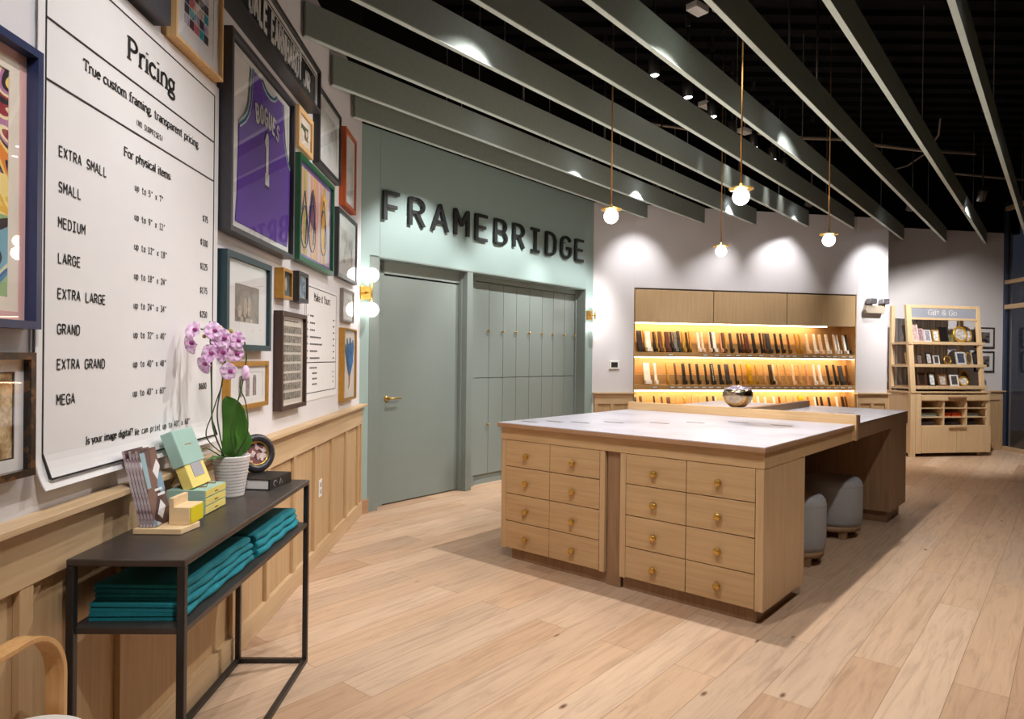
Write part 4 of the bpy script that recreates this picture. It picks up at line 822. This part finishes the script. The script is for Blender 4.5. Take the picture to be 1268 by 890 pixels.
# name placard
t, a, b, y = picture(LW, -3.06, -1.672, 2.925, 3.192, .085, .018, M['frame_black'], 'long black frame with a white-lettered black name placard, at the top', M['ink'], ((.02, 'paper'), (.006, 'ink'), (.006, 'paper')), rec=.02)
m = MB(); mono(m, 'DALE', .228, .070, .125, .064, y=y-.0005, wt=.24, dp=.002); mono(m, 'EARNHARDT', .53, .070, .125, .059, y=y-.0005, wt=.24, dp=.002); mono(m, 'JR', 1.09, .072, .095, .075, y=y-.0005, wt=.2, dp=.002)
m.build('lettering', M['paper'], a)
t, a, b, y = picture(LW, -1.945, -1.637, 2.643, 2.885, .03, .03, M['frame_maple'], 'small pale maple frame holding stacked stripes, above the green frame', art('striped_stack', 'cells', [rgb(60, 90, 60), rgb(226, 214, 190), rgb(120, 90, 60), rgb(236, 232, 222)], 26), ((.05, 'cream_mat'),))
t, a, b, y = picture(LW, -1.552, -.95, 2.653, 3.158, .045, .028, M['frame_black'], 'black frame with a pale misty print, beside the orange frame', art('misty_print', 'noise', [rgb(150, 160, 160), rgb(196, 200, 200), rgb(222, 222, 220)], 4), ((.07, 'paper'),))
t, a, b, y = picture(LW, -.825, -.437, 2.543, 3.14, .05, .03, M['frame_orange'], 'orange-stained wooden frame with a pale print, near the green wall', art('pale_print', 'noise', [rgb(150, 150, 152), rgb(200, 200, 202), rgb(224, 222, 222)], 5), ((.05, 'paper'),))
t, a, b, y = picture(LW, -1.98, -1.155, 1.962, 2.592, .05, .028, M['frame_green'], 'glossy green frame with a colourful abstract picture of figures', art('abstract_figures', 'stripes', [rgb(110, 80, 170), rgb(140, 170, 200), rgb(224, 214, 210), rgb(222, 160, 150), rgb(230, 190, 60), rgb(110, 160, 150)], 9), ((.022, plain('violet_mat', rgb(120, 86, 170), .7)),), rec=.02)
m = MB()
for cx_, cz_, hh in ((.16, .22, .26), (.33, .24, .30), (.60, .26, .30)):
    m.tube([(cx_+.07*math.cos(k*.42)*(1-.25*math.sin(k*.42)), y-.004, cz_+hh*.5*math.sin(k*.42)) for k in range(16)], .003, 6)
    m.tube([(cx_-.05, y-.004, cz_+.1), (cx_, y-.004, cz_+.22), (cx_+.05, y-.004, cz_+.08), (cx_+.02, y-.004, cz_-.1)], .003, 6)
m.build('figure_lines', plain('blue_line', rgb(60, 80, 130), .6), a)
m = MB(); m.prism([(.55, y-.0006, .12), (.66, y-.0006, .12), (.70, y-.0006, .36), (.69, y-.0006, .50), (.58, y-.0006, .52), (.54, y-.0006, .42)], (0, -.001, 0)); m.build('figure_shape', plain('amber', rgb(232, 172, 50), .6, noise=.2), a)
m = MB(); m.prism([(.25, y-.0006, .30), (.40, y-.0006, .22), (.42, y-.0006, .40), (.36, y-.0006, .50), (.31, y-.0006, .47)], (0, -.001, 0)); m.build('figure_shape', plain('plum', rgb(120, 70, 96), .6, noise=.2), a)
t, a, b, y = picture(LW, -.965, -.31, 1.985, 2.499, .035, .03, M['frame_black'], 'black frame with a faded photograph, above the small silver frame', art('faded_photo', 'noise', [rgb(110, 90, 84), rgb(190, 180, 176), rgb(226, 224, 222)], 5), ((.10, 'paper'),))
A12 = art('monochrome_scene', 'noise', [rgb(70, 64, 60), rgb(128, 120, 112), rgb(150, 140, 132)], 9)
t, a, b, y = picture(LW, -3.025, -2.455, 1.417, 1.857, .05, .028, M['frame_teal'], 'dark teal frame with a sepia engraving in a wide white mat', A12, ((.105, 'paper'),), rec=.018)
m = MB()
for x_, z_, r_, q_ in ((.26, .20, .026, 1.9), (.31, .21, .024, 2.1), (.19, .18, .03, 1), (.22, .145, .02, .7), (.29, .14, .024, .6), (.34, .14, .02, .6)): m.ball((x_, y-.0005, z_), r_, 12, (1, .04, q_))
m.build('figures', plain('pale_figures', rgb(176, 160, 146), .6, noise=.3, scale=40), a)
t, a, b, y = picture(LW, -2.945, -2.427, 1.138, 1.366, .03, .022, M['frame_gold'], 'gold frame with three tiny arched windows drawn in a row', M['paper'], ((.03, 'paper'),))
for k, x_ in enumerate((.17, .26, .35)):
    m = MB(); m.prism([(x_-.022, y-.0002, .06)] + [(x_+.022, y-.0002, .06)] + [(x_+.022*math.cos(R(q)), y-.0002, .14+.022*math.sin(R(q))) for q in range(0, 181, 20)], (0, -.001, 0)); m.build('arched_window', plain('stained_window', rgb(140, 120, 120), .6, noise=.5, scale=90), a)
t, a, b, y = picture(LW, -2.265, -2.10, 1.71, 1.876, .05, .016, M['frame_gold'], 'tiny deep gold frame with a pale oval, beside the small black frame', plain('dark_velvet', rgb(70, 66, 58), .8), ((.004, 'ink'),))
m = MB(); m.ball((.082, y, .083), .03, 16, (.7, .12, 1.3)); m.build('oval_relief', plain('ivory', rgb(186, 180, 168), .6), a)
t, a, b, y = picture(LW, -2.0, -1.80, 1.715, 1.893, .055, .022, M['frame_black'], 'tiny deep black frame with a blue picture, beside the tiny gold frame', art('blue_print', 'noise', [rgb(46, 60, 84), rgb(76, 96, 124), rgb(150, 166, 180)], 22), ((.004, 'paper'),))
t, a, b, y = picture(LW, -2.273, -1.805, 1.090, 1.641, .05, .024, M['frame_walnut'], 'tall walnut frame with rows of small old portraits', plain('old_sheet', rgb(206, 196, 184), .8), ((.008, 'cream_mat'),), rec=.02)
m = MB()
for r_ in range(8):
    for k in range(9): m.box(.052+.041*k, .052+.041*k+.033, y-.001, y-.0002, .055+.054*r_, .055+.054*r_+.040)
m.build('portrait_rows', art('tiny_portraits', 'noise', [rgb(50, 44, 40), rgb(96, 86, 78), rgb(150, 138, 126)], 60), a)
MB().box(.10, .36, y-.001, y-.0002, .50, .506).build('heading_line', M['ink'], a)
t, a, b, y = picture(LW, -.765, -.387, 1.664, 1.919, .03, .016, M['frame_silver'], 'small silver frame with a pale picture, above the blue coral', art('pale_scene', 'noise', [rgb(150, 120, 96), rgb(206, 200, 196), rgb(226, 224, 224)], 6), ((.05, 'paper'),))
t, a, b, y = picture(LW, -.781, -.333, 1.045, 1.613, .045, .014, M['frame_gold'], 'tall gold frame with a drawing of blue coral', plain('drawing_paper', rgb(214, 200, 190), .8), ((.004, 'ink'),), rec=.014)
m = MB()
for dx_, tp in ((-.13, .44), (-.08, .49), (-.03, .45), (.02, .50), (.07, .46), (.12, .48), (.0, .38), (.10, .36)):
    m.tube([(.225, y-.002, .20), (.225+dx_*.5, y-.003, .28), (.225+dx_, y-.003, tp-.05), (.225+dx_*1.05, y-.003, tp)], [.010, .013, .011, .004], 6)
m.build('coral', plain('blue_coral', rgb(52, 96, 140), .7, noise=.2), a)
m = MB(); m.tube([(.225, y-.002, .20), (.23, y-.002, .13), (.21, y-.002, .09)], [.01, .006, .002], 6); m.build('coral_root', plain('rust', rgb(160, 104, 80), .7), a)
# pictures on the far wall
for z0, z1, fm_, lb in ((1.637, 1.967, 'frame_walnut', 'upper of two small brown-framed photographs beside the gift display'), (1.252, 1.582, 'frame_black', 'lower of two small framed photographs, black frame, beside the gift display')):
    picture(SW, -.56, -.197, z0, z1, .025, .02, M[fm_], lb, art('dark_photo', 'noise', [rgb(26, 24, 24), rgb(52, 46, 44), rgb(120, 112, 108)], 12), ((.06, 'paper'),))
# ------------------------------------------------------------------ pricing sign
t = thing('pricing_sign', 'tall white pricing banner with black lettering and thin black borders', 'sign', LW, (-4.172, -.0005, 1.033))
W_, H_ = 1.128, 1.505
pn = MB(); nseg = 12
# hanging sheet whose lower edge curls off the wall a little
prof = [(-.012 - .03*max(0, 1-z/.10)**2, z) for z in [0, .01, .02, .035, .05, .07, .09, .12, .3, H_]]
for (ya, za), (yb, zb) in zip(prof, prof[1:]): pn.poly([(0, ya, za), (W_, ya, za), (W_, yb, zb), (0, yb, zb)])
bmesh.ops.remove_doubles(pn.bm, verts=pn.bm.verts[:], dist=1e-6)
sh = pn.build('banner', M['paper'], t); md = sh.modifiers.new('thick', 'SOLIDIFY'); md.thickness = .003; md.offset = 1
yy = -.0165
def U(u): return u + 4.172
def Z(z): return z - 1.033
m = MB()
def line(u0, u1, z0, z1): m.box(U(u0), U(u1), yy-.0006, yy+.0045, Z(z0), Z(z1))
for (a_, b_) in ((2.487, 2.491), (2.290, 2.295), (2.126, 2.131)): line(-4.145, -3.09, a_, b_)
m.box(U(-4.145), U(-3.09), yy-.026, yy-.0215, Z(1.058), Z(1.063))
m.box(U(-4.147), U(-4.143), yy-.0006, yy+.0045, Z(1.13), Z(2.49)); m.box(U(-3.092), U(-3.088), yy-.0006, yy+.0045, Z(1.13), Z(2.49))
for u in (-4.147, -3.092):
    m.prism([(U(u), yy-.026, Z(1.06)), (U(u), yy-.0006, Z(1.13)), (U(u), yy+.004, Z(1.13)), (U(u), yy-.018, Z(1.06))], (.004, 0, 0))
m.build('border_lines', M['ink'], t)
m = MB()
serif(m, 'Pricing', U(-3.752), Z(2.357), .068, .315, y=yy, wt=.15)
serif(m, 'True custom framing, transparent pricing.', U(-3.985), Z(2.222), .029, .752, y=yy, wt=.14)
serif(m, 'For physical items:', U(-3.77), Z(2.036), .027, .312, y=yy, wt=.14)
serif(m, 'Is your image digital?', U(-3.958), Z(1.130), .021, .255, y=yy, wt=.14)
m.build('title_lettering', M['ink'], t)
m = MB()
mono(m, '(NO SURPRISES)', U(-3.70), Z(2.158), .018, .0128, y=yy, wt=.12)
rows = ['EXTRA SMALL', 'SMALL', 'MEDIUM', 'LARGE', 'EXTRA LARGE', 'GRAND', 'EXTRA GRAND', 'MEGA']
sizes = ['up to 5" x 7"', 'up to 9" x 12"', 'up to 12" x 18"', 'up to 18" x 24"', 'up to 24" x 34"', 'up to 32" x 40"', 'up to 40" x 48"', 'up to 40" x 60"']
price = ['$75', '$100', '$125', '$175', '$250', '', '$450', '$600']
for i in range(8):
    z_ = 1.952 - .0977*i
    mono(m, rows[i], U(-4.09), Z(z_-.013), .027, .0208, y=yy, wt=.13)
    mono(m, sizes[i], U(-3.705), Z(z_-.012), .021, .0148, y=yy, wt=.13)
    if price[i]: mono(m, price[i], U(-3.142) - .0175*len(price[i]), Z(z_-.012), .024, .0175, y=yy, wt=.14)
mono(m, 'We can print up to 40" x 60"', U(-3.69), Z(1.126), .021, .0143, y=yy, wt=.12)
m.build('table_lettering', M['ink'], t)
# second price list
t = thing('price_list', 'small white price list poster between the walnut frame and blue coral', 'sign', LW, (-1.69, -.0005, 1.105))
MB().box(0, .83, -.004, 0, 0, .755).build('poster', M['paper'], t)
m = MB(); y_ = -.0045
for a_, b_, c_, d_ in ((.02, .80, .735, .740), (.02, .80, .243, .249), (.02, .80, .045, .050), (.018, .022, .045, .74), (.798, .802, .045, .74)): m.box(a_, b_, y_-.0005, y_+.0008, c_, d_)
m.build('border_lines', M['ink'], t)
m = MB(); serif(m, 'Make it Yours', .20, .655, .05, .42, y=y_, wt=.13)
lens = [3, 4, 4, 9, 10, 6, 8]
for i, n_ in enumerate(lens):
    z_ = .545 - .046*i
    for k in range(n_): m.box(.11+.03*k, .11+.03*k+.021, y_-.0005, y_, z_, z_+.011)
    m.box(.05, .062, y_-.0005, y_, z_, z_+.012); m.box(.71, .745, y_-.0005, y_, z_, z_+.011)
for i, n_ in enumerate((6, 4, 4, 4)):
    z_ = .205 - .036*i
    for k in range(n_): m.box((.11 if i == 0 else .17)+.03*k, (.11 if i == 0 else .17)+.03*k+.021, y_-.0005, y_, z_, z_+.011)
    if i: m.box(.71, .73, y_-.0005, y_, z_, z_+.011)
m.build('lettering', M['ink'], t)
# outlet
t = thing('wall_outlet', 'white electrical outlet on the oak wainscot beyond the console table', 'outlet', LW, (-1.33, -.0125, .49))
MB().box(-.036, .036, -.006, 0, -.058, .058).build('cover_plate', M['white_plastic'], t, bevel=.003)
for s in (-1, 1): MB().box(-.017, .017, -.0085, -.006, s*.024-.015, s*.024+.015).build('socket', M['grey_label'], t, bevel=.002)
# ------------------------------------------------------------------ console table
ct = thing('console_table', 'black steel console table along the picture wall', 'table', LW, (-4.095, 0, 0))
TL = 1.222; Y0, Y1 = -.048, -.372   # back edge, front edge
MB().box(0, TL, Y1, Y0, .812, .832).build('table_top', M['table_top'], ct, bevel=.004)
MB().box(.012, TL-.012, Y1+.004, Y0-.004, .622, .640).build('lower_shelf', M['table_top'], ct, bevel=.0015)
for x in (0, TL-.022):
    for y in (Y1, Y0-.022): MB().box(x, x+.022, y, y+.022, 0, .812).build('leg', M['black_metal'], ct, bevel=.003)
m = MB(); 
for x in (0, TL-.022): m.box(x, x+.022, Y1+.022, Y0-.022, .0, .02)
m.build('end_bar', M['black_metal'], ct, bevel=.0015)
m = MB()
for y in (Y1, Y0-.022): m.box(.022, TL-.022, y, y+.022, .0, .02)
m.build('long_bar', M['black_metal'], ct, bevel=.0015)
# folded teal cloths on the lower shelf
def cloth(u0, u1, o0, o1, z, h, label, dx=0, dy=0):
    t = thing('folded_cloth', label, 'cloth', LW, (u0+dx, -o0+dy, z), 'folded teal cloths on the console shelf')
    wd, dp = u1-u0, o1-o0; th = h*.40; r = h/2
    # U-shaped fold: open at the wall side, rounded on the room side
    sec = [(0, 0), (-dp+r, 0)] + [(-dp+r + r*math.cos(R(q)), r + r*math.sin(R(q))) for q in range(-90-30, -271, -30)] + [(-dp+r, h), (0, h), (0, h-th), (-dp+r, h-th)] + [(-dp+r-.5*(r-th), r)] + [(-dp+r, th), (0, th)]
    nx = 14; m = MB(); rings = []
    ph = random.random()*6
    for i in range(nx+1):
        f = i/nx; x = wd*f
        rings.append([m.bm.verts.new((x + .004*math.sin(9*a_+ph), a_ + .004*math.sin(6*f*3+ph) , b_ + (.0018*math.sin(f*11+ph)+.0012*math.sin(f*23) if b_ > th*.9 else 0))) for a_, b_ in sec])
    n = len(sec)
    for A_, B_ in zip(rings, rings[1:]):
        for k in range(n):
            f_ = m.bm.faces.new((A_[k], A_[(k+1) % n], B_[(k+1) % n], B_[k])); f_.smooth = True
    m.bm.faces.new(rings[0][::-1]); m.bm.faces.new(rings[-1])
    o = m.build('cloth_fold', M['teal'], t)
zz = .6405
for i in range(4):
    cloth(-4.035 + (0, .006, .028, .030)[i], -3.47, .075, .338 - .004*i, zz, .0225, 'folded teal cloth, %s in the nearer stack on the console shelf' % ['bottom', 'second from bottom', 'third from bottom', 'topmost'][i]); zz += .0228
zz = .6405
for i in range(3):
    cloth(-3.43, -2.93 - .01*i, .10, .345 - .006*i, zz, .027, 'folded teal cloth, %s in the farther stack on the console shelf' % ['bottom', 'middle', 'topmost'][i]); zz += .0273
# ------------------------------------------------------------------ things on the console table
ZT = .8325
t = thing('brochure_stand', 'small pale wooden brochure stand at the near end of the console table', 'stand', LW, (-3.835, -.09, ZT))
MB().prism([(0, 0, 0), (.0, -.15, 0), (.10, -.165, 0), (.165, -.11, 0), (.165, 0, 0)], (0, 0, .018)).build('base', M['ply_edge'], t, bevel=.002)
m = MB(); m.prism([(.045, -.09, .018), (.045, -.155, .018), (.045, -.155, .075), (.045, -.105, .075), (.045, -.105, .105), (.045, -.09, .105)], (.10, 0, 0)); m.build('card_block', M['ply_edge'], t, bevel=.002)
tag(MB().box(.052, .140, -.158, -.1552, .022, .072).build('yellow_card', M['bright_yellow'], t), 'bright yellow cards')
A_br = art('brochure_cover', 'cells', [rgb(92, 66, 58), rgb(120, 88, 76), rgb(206, 204, 210), rgb(72, 52, 48), rgb(120, 150, 170), rgb(96, 70, 64)], 15)
A_pg = art('brochure_pages', 'noise', [rgb(80, 50, 56), rgb(160, 140, 146), rgb(200, 190, 196)], 30)
lean = R(14)
for k in range(5):
    b_ = thing('brochure', 'brown photo brochure, %s in the wooden stand' % ['rearmost', 'second from the back', 'middle one', 'second from the front', 'front one'][k], 'brochure', LW, (-3.835+.012, -.105 - .0102*k, ZT+.0190), 'brochures in the wooden stand')
    b_.rotation_euler = (-lean, 0, LW.rot)
    MB().box(0, .108, -.0088, -.0008, 0, .245-.008*(4-k)*(k % 2)).build('pages', A_pg, b_); MB().box(0, .108, -.0097, -.0089, 0, .245-.008*(4-k)*(k % 2)).build('cover', A_br, b_)
    if k == 4:
        m = MB(); Q = lambda a_, c_: (a_, -.0098, c_)
        m.prism([Q(.058, .17), Q(.095, .205), Q(.108, .18), Q(.075, .14)], (0, -.0006, 0)).prism([Q(.03, .035), Q(.065, .075), Q(.085, .05), Q(.05, .015)], (0, -.0006, 0)).box(.045, .09, -.0104, -.0098, .105, .113).box(.055, .1, -.0104, -.0098, .088, .096); m.build('cover_photos', M['paper'], b_)
        m = MB(); m.prism([Q(.006, .12), Q(.006, .235), Q(.035, .235), Q(.028, .12)], (0, -.0006, 0)); m.build('cover_panel', plain('pale_blue', rgb(140, 170, 180), .5), b_)
# mint drawer boxes
for k in range(3):
    t = thing('gift_box', 'mint box with a yellow drawer front, %s of the stack of three' % ['bottom', 'middle', 'top'][k], 'box', LW, (-3.578, -.068, ZT + .0292*k), 'mint gift boxes on the console table')
    MB().box(0, .178, -.134, 0, 0, .0285).build('sleeve', M['mint'], t, bevel=.001)
    fr_ = MB().box(.004, .174, -.1365, -.1342, .003, .0265).build('drawer_front', M['yellow'], t)
    MB().box(.078, .102, -.1380, -.1366, .011, .0155).build('pull', M['brass'], fr_)
zb = ZT + .0292*3
t = thing('easel', 'thin copper wire easel on the mint boxes', 'easel', LW, (-3.575, -.07, zb), None)
m = MB()
for x in (.05, .125): m.tube([(x, -.062, .002), (x, -.115, .003), (x, -.120, .022)], .002, 6)
m.tube([(.05, -.062, .002), (.088, -.02, .10), (.125, -.062, .002)], .002, 6); m.tube([(.088, -.02, .10), (.088, .03-.0, .004)], .002, 6)
m.build('wire', plain('copper', rgb(190, 110, 70), .3, .9), t)
t = thing('gift_box', 'open mint and yellow gift box leaning on the copper easel', 'box', LW, (-3.575, -.158, zb+.006)); t.rotation_euler = (-R(22), 0, LW.rot)
bx = MB().box(.006, .154, .0, .036, 0, .13).build('yellow_tray', M['yellow'], t, bevel=.002)
MB().box(.045, .125, -.002, -.0002, .035, .10).build('grey_label', M['grey_label'], bx)
ld_ = MB().box(0, .162, -.004, .040, .085, .215).build('mint_lid', M['mint'], t, bevel=.003)
MB().box(.055, .105, -.0056, -.005, .155, .158).build('gilt_line', M['brass'], ld_)
# orchid
t = thing('potted_orchid', 'pink orchid with tall stems in a ribbed white pot on the console table', 'plant', LW, (-3.235, -.158, ZT))
pr = [(0, 0), (.050, 0)]
for k in range(12):
    z0 = .004 + .0125*k; r0 = .050 + .021*(k/12); pr += [(r0, z0), (r0+.0022, z0+.005), (r0+.0008, z0+.0105)]
pr += [(.072, .156), (.072, .162), (.066, .162), (.064, .14), (0, .14)]
MB().lathe(pr, (0, 0, 0), 40).build('pot', M['pot'], t)
MB().lathe([(0, .150), (.03, .150), (.064, .143)], (0, 0, 0), 24).build('soil', M['bark'], t)
def leafm(pts, wd, nm):
    m = MB(); n = len(pts); rows_ = []
    for i, (c_, dirn) in enumerate(pts):
        f = i/(n-1); ww = wd*(math.sin(math.pi*min(1, .12+f*.88))**.6 if f < 1 else .02)
        c_ = Vector(c_) + Vector((0, -LS*.9 if wd > .03 else 0, 0)); dv = Vector(dirn).normalized()
        rows_.append([m.bm.verts.new(c_ + dv*ww*s + Vector((0, -.008*abs(s), 0))) for s in (-1, -.5, 0, .5, 1)])
    for A_, B_ in zip(rows_, rows_[1:]):
        for k in range(4): m.bm.faces.new((A_[k], A_[k+1], B_[k+1], B_[k])).smooth = True
    o = m.build(nm, M['leaf'], t); sd = o.modifiers.new('thick', 'SOLIDIFY'); sd.thickness = .003; sb = o.modifiers.new('sub', 'SUBSURF'); sb.levels = 1; sb.render_levels = 2
LD = (.75, -.65, 0); LS = -.035
leafm([((.0, -.01, .14), LD), ((.0, -.03, .18), LD), ((.01, -.035, .24), LD), ((.01, -.035, .30), LD), ((.0, -.03, .35), LD), ((-.01, -.02, .385), LD), ((-.015, -.01, .40), LD)], .055, 'leaf')
leafm([((.01, -.02, .14), LD), ((.03, -.05, .17), LD), ((.04, -.065, .21), LD), ((.035, -.05, .245), LD), ((.033, -.048, .27), LD), ((.03, -.045, .285), LD)], .036, 'leaf')
leafm([((-.02, .0, .145), (0, 1, .2)), ((-.06, .02, .165), (0, 1, .2)), ((-.11, .03, .17), (0, 1, .2)), ((-.15, .04, .16), (0, 1, .2))], .018, 'leaf')
leafm([((-.01, .02, .145), (.8, .5, 0)), ((-.03, .06, .18), (.8, .5, 0)), ((-.04, .09, .20), (.8, .5, 0)), ((-.05, .10, .19), (.8, .5, 0))], .02, 'leaf')
LWi = (Matrix.Translation(LW.w(-3.235, -.158, ZT)) @ Matrix.Rotation(LW.rot, 4, 'Z')).inverted()
def loc(p, k=1.0):
    """point measured in the room, moved towards the eye by factor k"""
    q = Vector((p[0]*k, p[1]*k, HC + (p[2]-HC)*k)); return LWi @ q
def stem(pts, r, nm='stem'):
    P = [Vector(p) for p in pts]; out = []
    for i in range(len(P)-1):
        p0, p1, p2, p3 = P[max(i-1, 0)], P[i], P[i+1], P[min(i+2, len(P)-1)]
        for k in range(6):
            s = k/6; out.append(.5*((2*p1) + (p2-p0)*s + (2*p0-5*p1+4*p2-p3)*s*s + (3*p1-p0-3*p2+p3)*s**3))
    out.append(P[-1]); return MB().tube(out, r, 8).build(nm, M['stem'], t)
stem([(-.02, .01, .14), loc((-1.195, 2.7, 1.1), .97), loc((-1.204, 2.7, 1.27), .97), loc((-1.213, 2.7, 1.53), .97)], .0032)
stem([(-.005, .02, .14), loc((-1.18, 2.7, 1.15), .98), loc((-1.16, 2.7, 1.30), .98), loc((-1.15, 2.7, 1.42), .97), loc((-1.19, 2.7, 1.478), .96), loc((-1.25, 2.7, 1.50), .95)], .0028)
stem([(.015, .0, .14), loc((-1.06, 2.7, 1.08), .985), loc((-1.065, 2.7, 1.2), .985), loc((-1.09, 2.7, 1.27), .985), loc((-1.075, 2.7, 1.33), .985)], .0026)
stem([(.0, -.02, .14), loc((-1.125, 2.7, 1.1), .98), loc((-1.085, 2.7, 1.26), .98), loc((-1.065, 2.7, 1.39), .98), loc((-1.075, 2.7, 1.455), .975)], .0028)
stem([(-.01, -.01, .14), loc((-1.22, 2.7, 1.06), .975), loc((-1.2, 2.7, 1.16), .975), loc((-1.16, 2.7, 1.28), .975)], .0024)
def flower(p, face, sc=1.0):
    c_ = p; face = Vector(face).normalized(); q = Vector((0, 0, 1)).rotation_difference(face).to_matrix().to_4x4(); spin = Matrix.Rotation(random.uniform(-.3, .3), 4, 'Z')
    T = Matrix.Translation(c_) @ q @ spin @ Matrix.Scale(sc, 4)
    m = MB()
    for ang, ln, wd in ((90, .036, .020), (162, .036, .026), (18, .036, .026), (234, .034, .017), (306, .034, .017)):
        a_ = R(ang); rows_ = []
        for i in range(6):
            f = i/5; ww = wd*math.sin(math.pi*(.08+.9*f))**.7*.95; rr = ln*f; zz_ = .006*math.sin(f*2.6) + .004*f
            ce = Vector((rr*math.cos(a_), rr*math.sin(a_), zz_)); sv = Vector((-math.sin(a_), math.cos(a_), 0))
            rows_.append([m.bm.verts.new(T @ (ce + sv*ww*s + Vector((0, 0, .005*s*s)))) for s in (-1, -.4, .4, 1)])
        for A_, B_ in zip(rows_, rows_[1:]):
            for k in range(3): m.bm.faces.new((A_[k], A_[k+1], B_[k+1], B_[k])).smooth = True
    fl_ = m.build('flower', M['petal'], t); sd = fl_.modifiers.new('thick', 'SOLIDIFY'); sd.thickness = .001
    m = MB(); m.ball(T @ Vector((0, -.006*sc, .010*sc)), .008*sc, 10, (1, 1.2, .9)); m.build('lip', M['lip'], fl_)
FL = [((-1.271, 2.7, 1.490), .945, (-.3, -1, .5)), ((-1.277, 2.7, 1.441), .94, (-.6, -1, -.2)), ((-1.196, 2.7, 1.491), .95, (.2, -1, .3)), ((-1.157, 2.7, 1.462), .955, (.1, -1, .2)), ((-1.102, 2.7, 1.456), .965, (.4, -1, .1)), ((-1.205, 2.7, 1.40), .95, (-.2, -1, .1)), ((-1.153, 2.7, 1.404), .955, (-.5, -1, 0)), ((-1.112, 2.7, 1.404), .97, (.7, -.7, 0)), ((-1.133, 2.7, 1.333), .955, (.2, -1, -.1)), ((-1.225, 2.7, 1.36), .95, (-.5, -1, -.4)), ((-1.172, 2.7, 1.43), .965, (.5, -.6, .6))]
inv3 = LWi.to_3x3()
for p, k, fc in FL:
    # facing given in the room: x to the right, y away from the eye
    flower(loc(p, k), inv3 @ Vector(fc), random.uniform(.92, 1.12))
m = MB(); m.ball(loc((-1.068, 2.7, 1.325), .98), .021, 14, (.7, .7, 1.5)); m.build('drooping_flower', M['petal'], t)
m = MB(); m.ball(loc((-1.13, 2.7, 1.492), .965), .010, 10).ball(loc((-1.165, 2.7, 1.50), .965), .009, 10).ball(loc((-1.235, 2.7, 1.47), .95), .008, 10); m.build('bud', M['bud'], t)
# book and round frame
t = thing('book', 'thick black hardback book lying under the round frame', 'book', LW, (-3.11, -.105, ZT)); t.rotation_euler = (0, 0, LW.rot + R(-8))
MB().box(0, .205, -.175, 0, 0, .004).box(0, .205, -.175, 0, .041, .045).box(0, .205, -.175, -.168, .004, .041).build('cover', M['book'], t, bevel=.001)
MB().box(.004, .200, -.1675, -.004, .0042, .0408).build('pages', M['paper'], t)
m = MB(); m.tube([(.05+.012*math.cos(k*.6)*1.3, -.1755, .022+.012*math.sin(k*.6)) for k in range(9)], .0012, 6).tube([(.09, -.1755, .012), (.10, -.1755, .034), (.115, -.1755, .012)], .0012, 6); m.build('spine_lettering', M['grey_label'], t)
t = thing('round_picture_frame', 'round black and gold picture frame standing on the black book', 'picture frame', LW, (-2.955, -.165, ZT+.0455)); t.rotation_euler = (R(-8), 0, LW.rot + R(-42))
n = 40; rr_ = .083
def ringt(r, tr, y, nm, mt):
    m = MB(); m.tube([(r*math.cos(2*math.pi*k/n), y, rr_+r*math.sin(2*math.pi*k/n)) for k in range(n+1)], tr, 12, False); return m.build(nm, mt, t)
ringt(.068, .018, .0, 'frame', M['frame_black']); ringt(.052, .005, -.006, 'gilt_ring', M['brass'])
m = MB(); m.prism([(.054*math.cos(2*math.pi*k/n), .0, rr_+.054*math.sin(2*math.pi*k/n)) for k in range(n)], (0, .006, 0)); m.build('picture', art('rose_picture', 'cells', [rgb(210, 190, 184), rgb(120, 70, 70), rgb(190, 160, 156), rgb(70, 50, 48)], 55), t)
MB().box(-.015, .015, .012, .016, .02, .11).build('easel_back', M['ink'], t)
# ------------------------------------------------------------------ bentwood stool at the lower left corner
bs = thing('bentwood_stool', 'bentwood stool with a looped handle and round white seat beside the console table', 'stool', None, (-1.10, 1.44, 0))
rad = .125; top = .745; path = [(0, .195, 0)]
path += [(0, .195, z) for z in (.2, .4, .62)]
path += [(0, .195-rad+rad*math.cos(R(q)), top-rad+rad*math.sin(R(q))) for q in range(10, 91, 10)]
path += [(0, -.195+rad+rad*math.cos(R(q)), top-rad+rad*math.sin(R(q))) for q in range(90, 171, 10)]
path += [(0, -.195, z) for z in (.62, .4, .2, 0)]
m = MB(); e = MB(); wd = .024; th = .013; prev = None; rings = []
P = [Vector(p) for p in path]
for i, p in enumerate(P):
    tg = (P[min(i+1, len(P)-1)] - P[max(i-1, 0)]).normalized(); nn = Vector((0, -tg.z, tg.y))
    rings.append([m.bm.verts.new(p + Vector((sx*wd, 0, 0)) + nn*sn*th/2) for sx, sn in ((-1, -1), (1, -1), (1, 1), (-1, 1))])
for A_, B_ in zip(rings, rings[1:]):
    for k in range(4): m.bm.faces.new((A_[k], A_[(k+1) % 4], B_[(k+1) % 4], B_[k]))
m.bm.faces.new(rings[0][::-1]); m.bm.faces.new(rings[-1])
m.build('bentwood_loop', M['bentwood'], bs, bevel=.002)
MB().lathe([(0, .485), (.11, .485), (.124, .495), (.130, .515), (.124, .532), (.112, .539), (0, .541)], (.028, .045, 0), 40).build('seat', M['white_plastic'], bs)
for s in (-1, 1): MB().cyl((s*.10+.02, .03, .0), (s*.075+.028, .045, .485), .014, 12).build('leg', M['bentwood'], bs)
m = MB(); m.cyl((0, -.19, .47), (0, .19, .47), .012, 10); m.build('stretcher', M['bentwood'], bs)
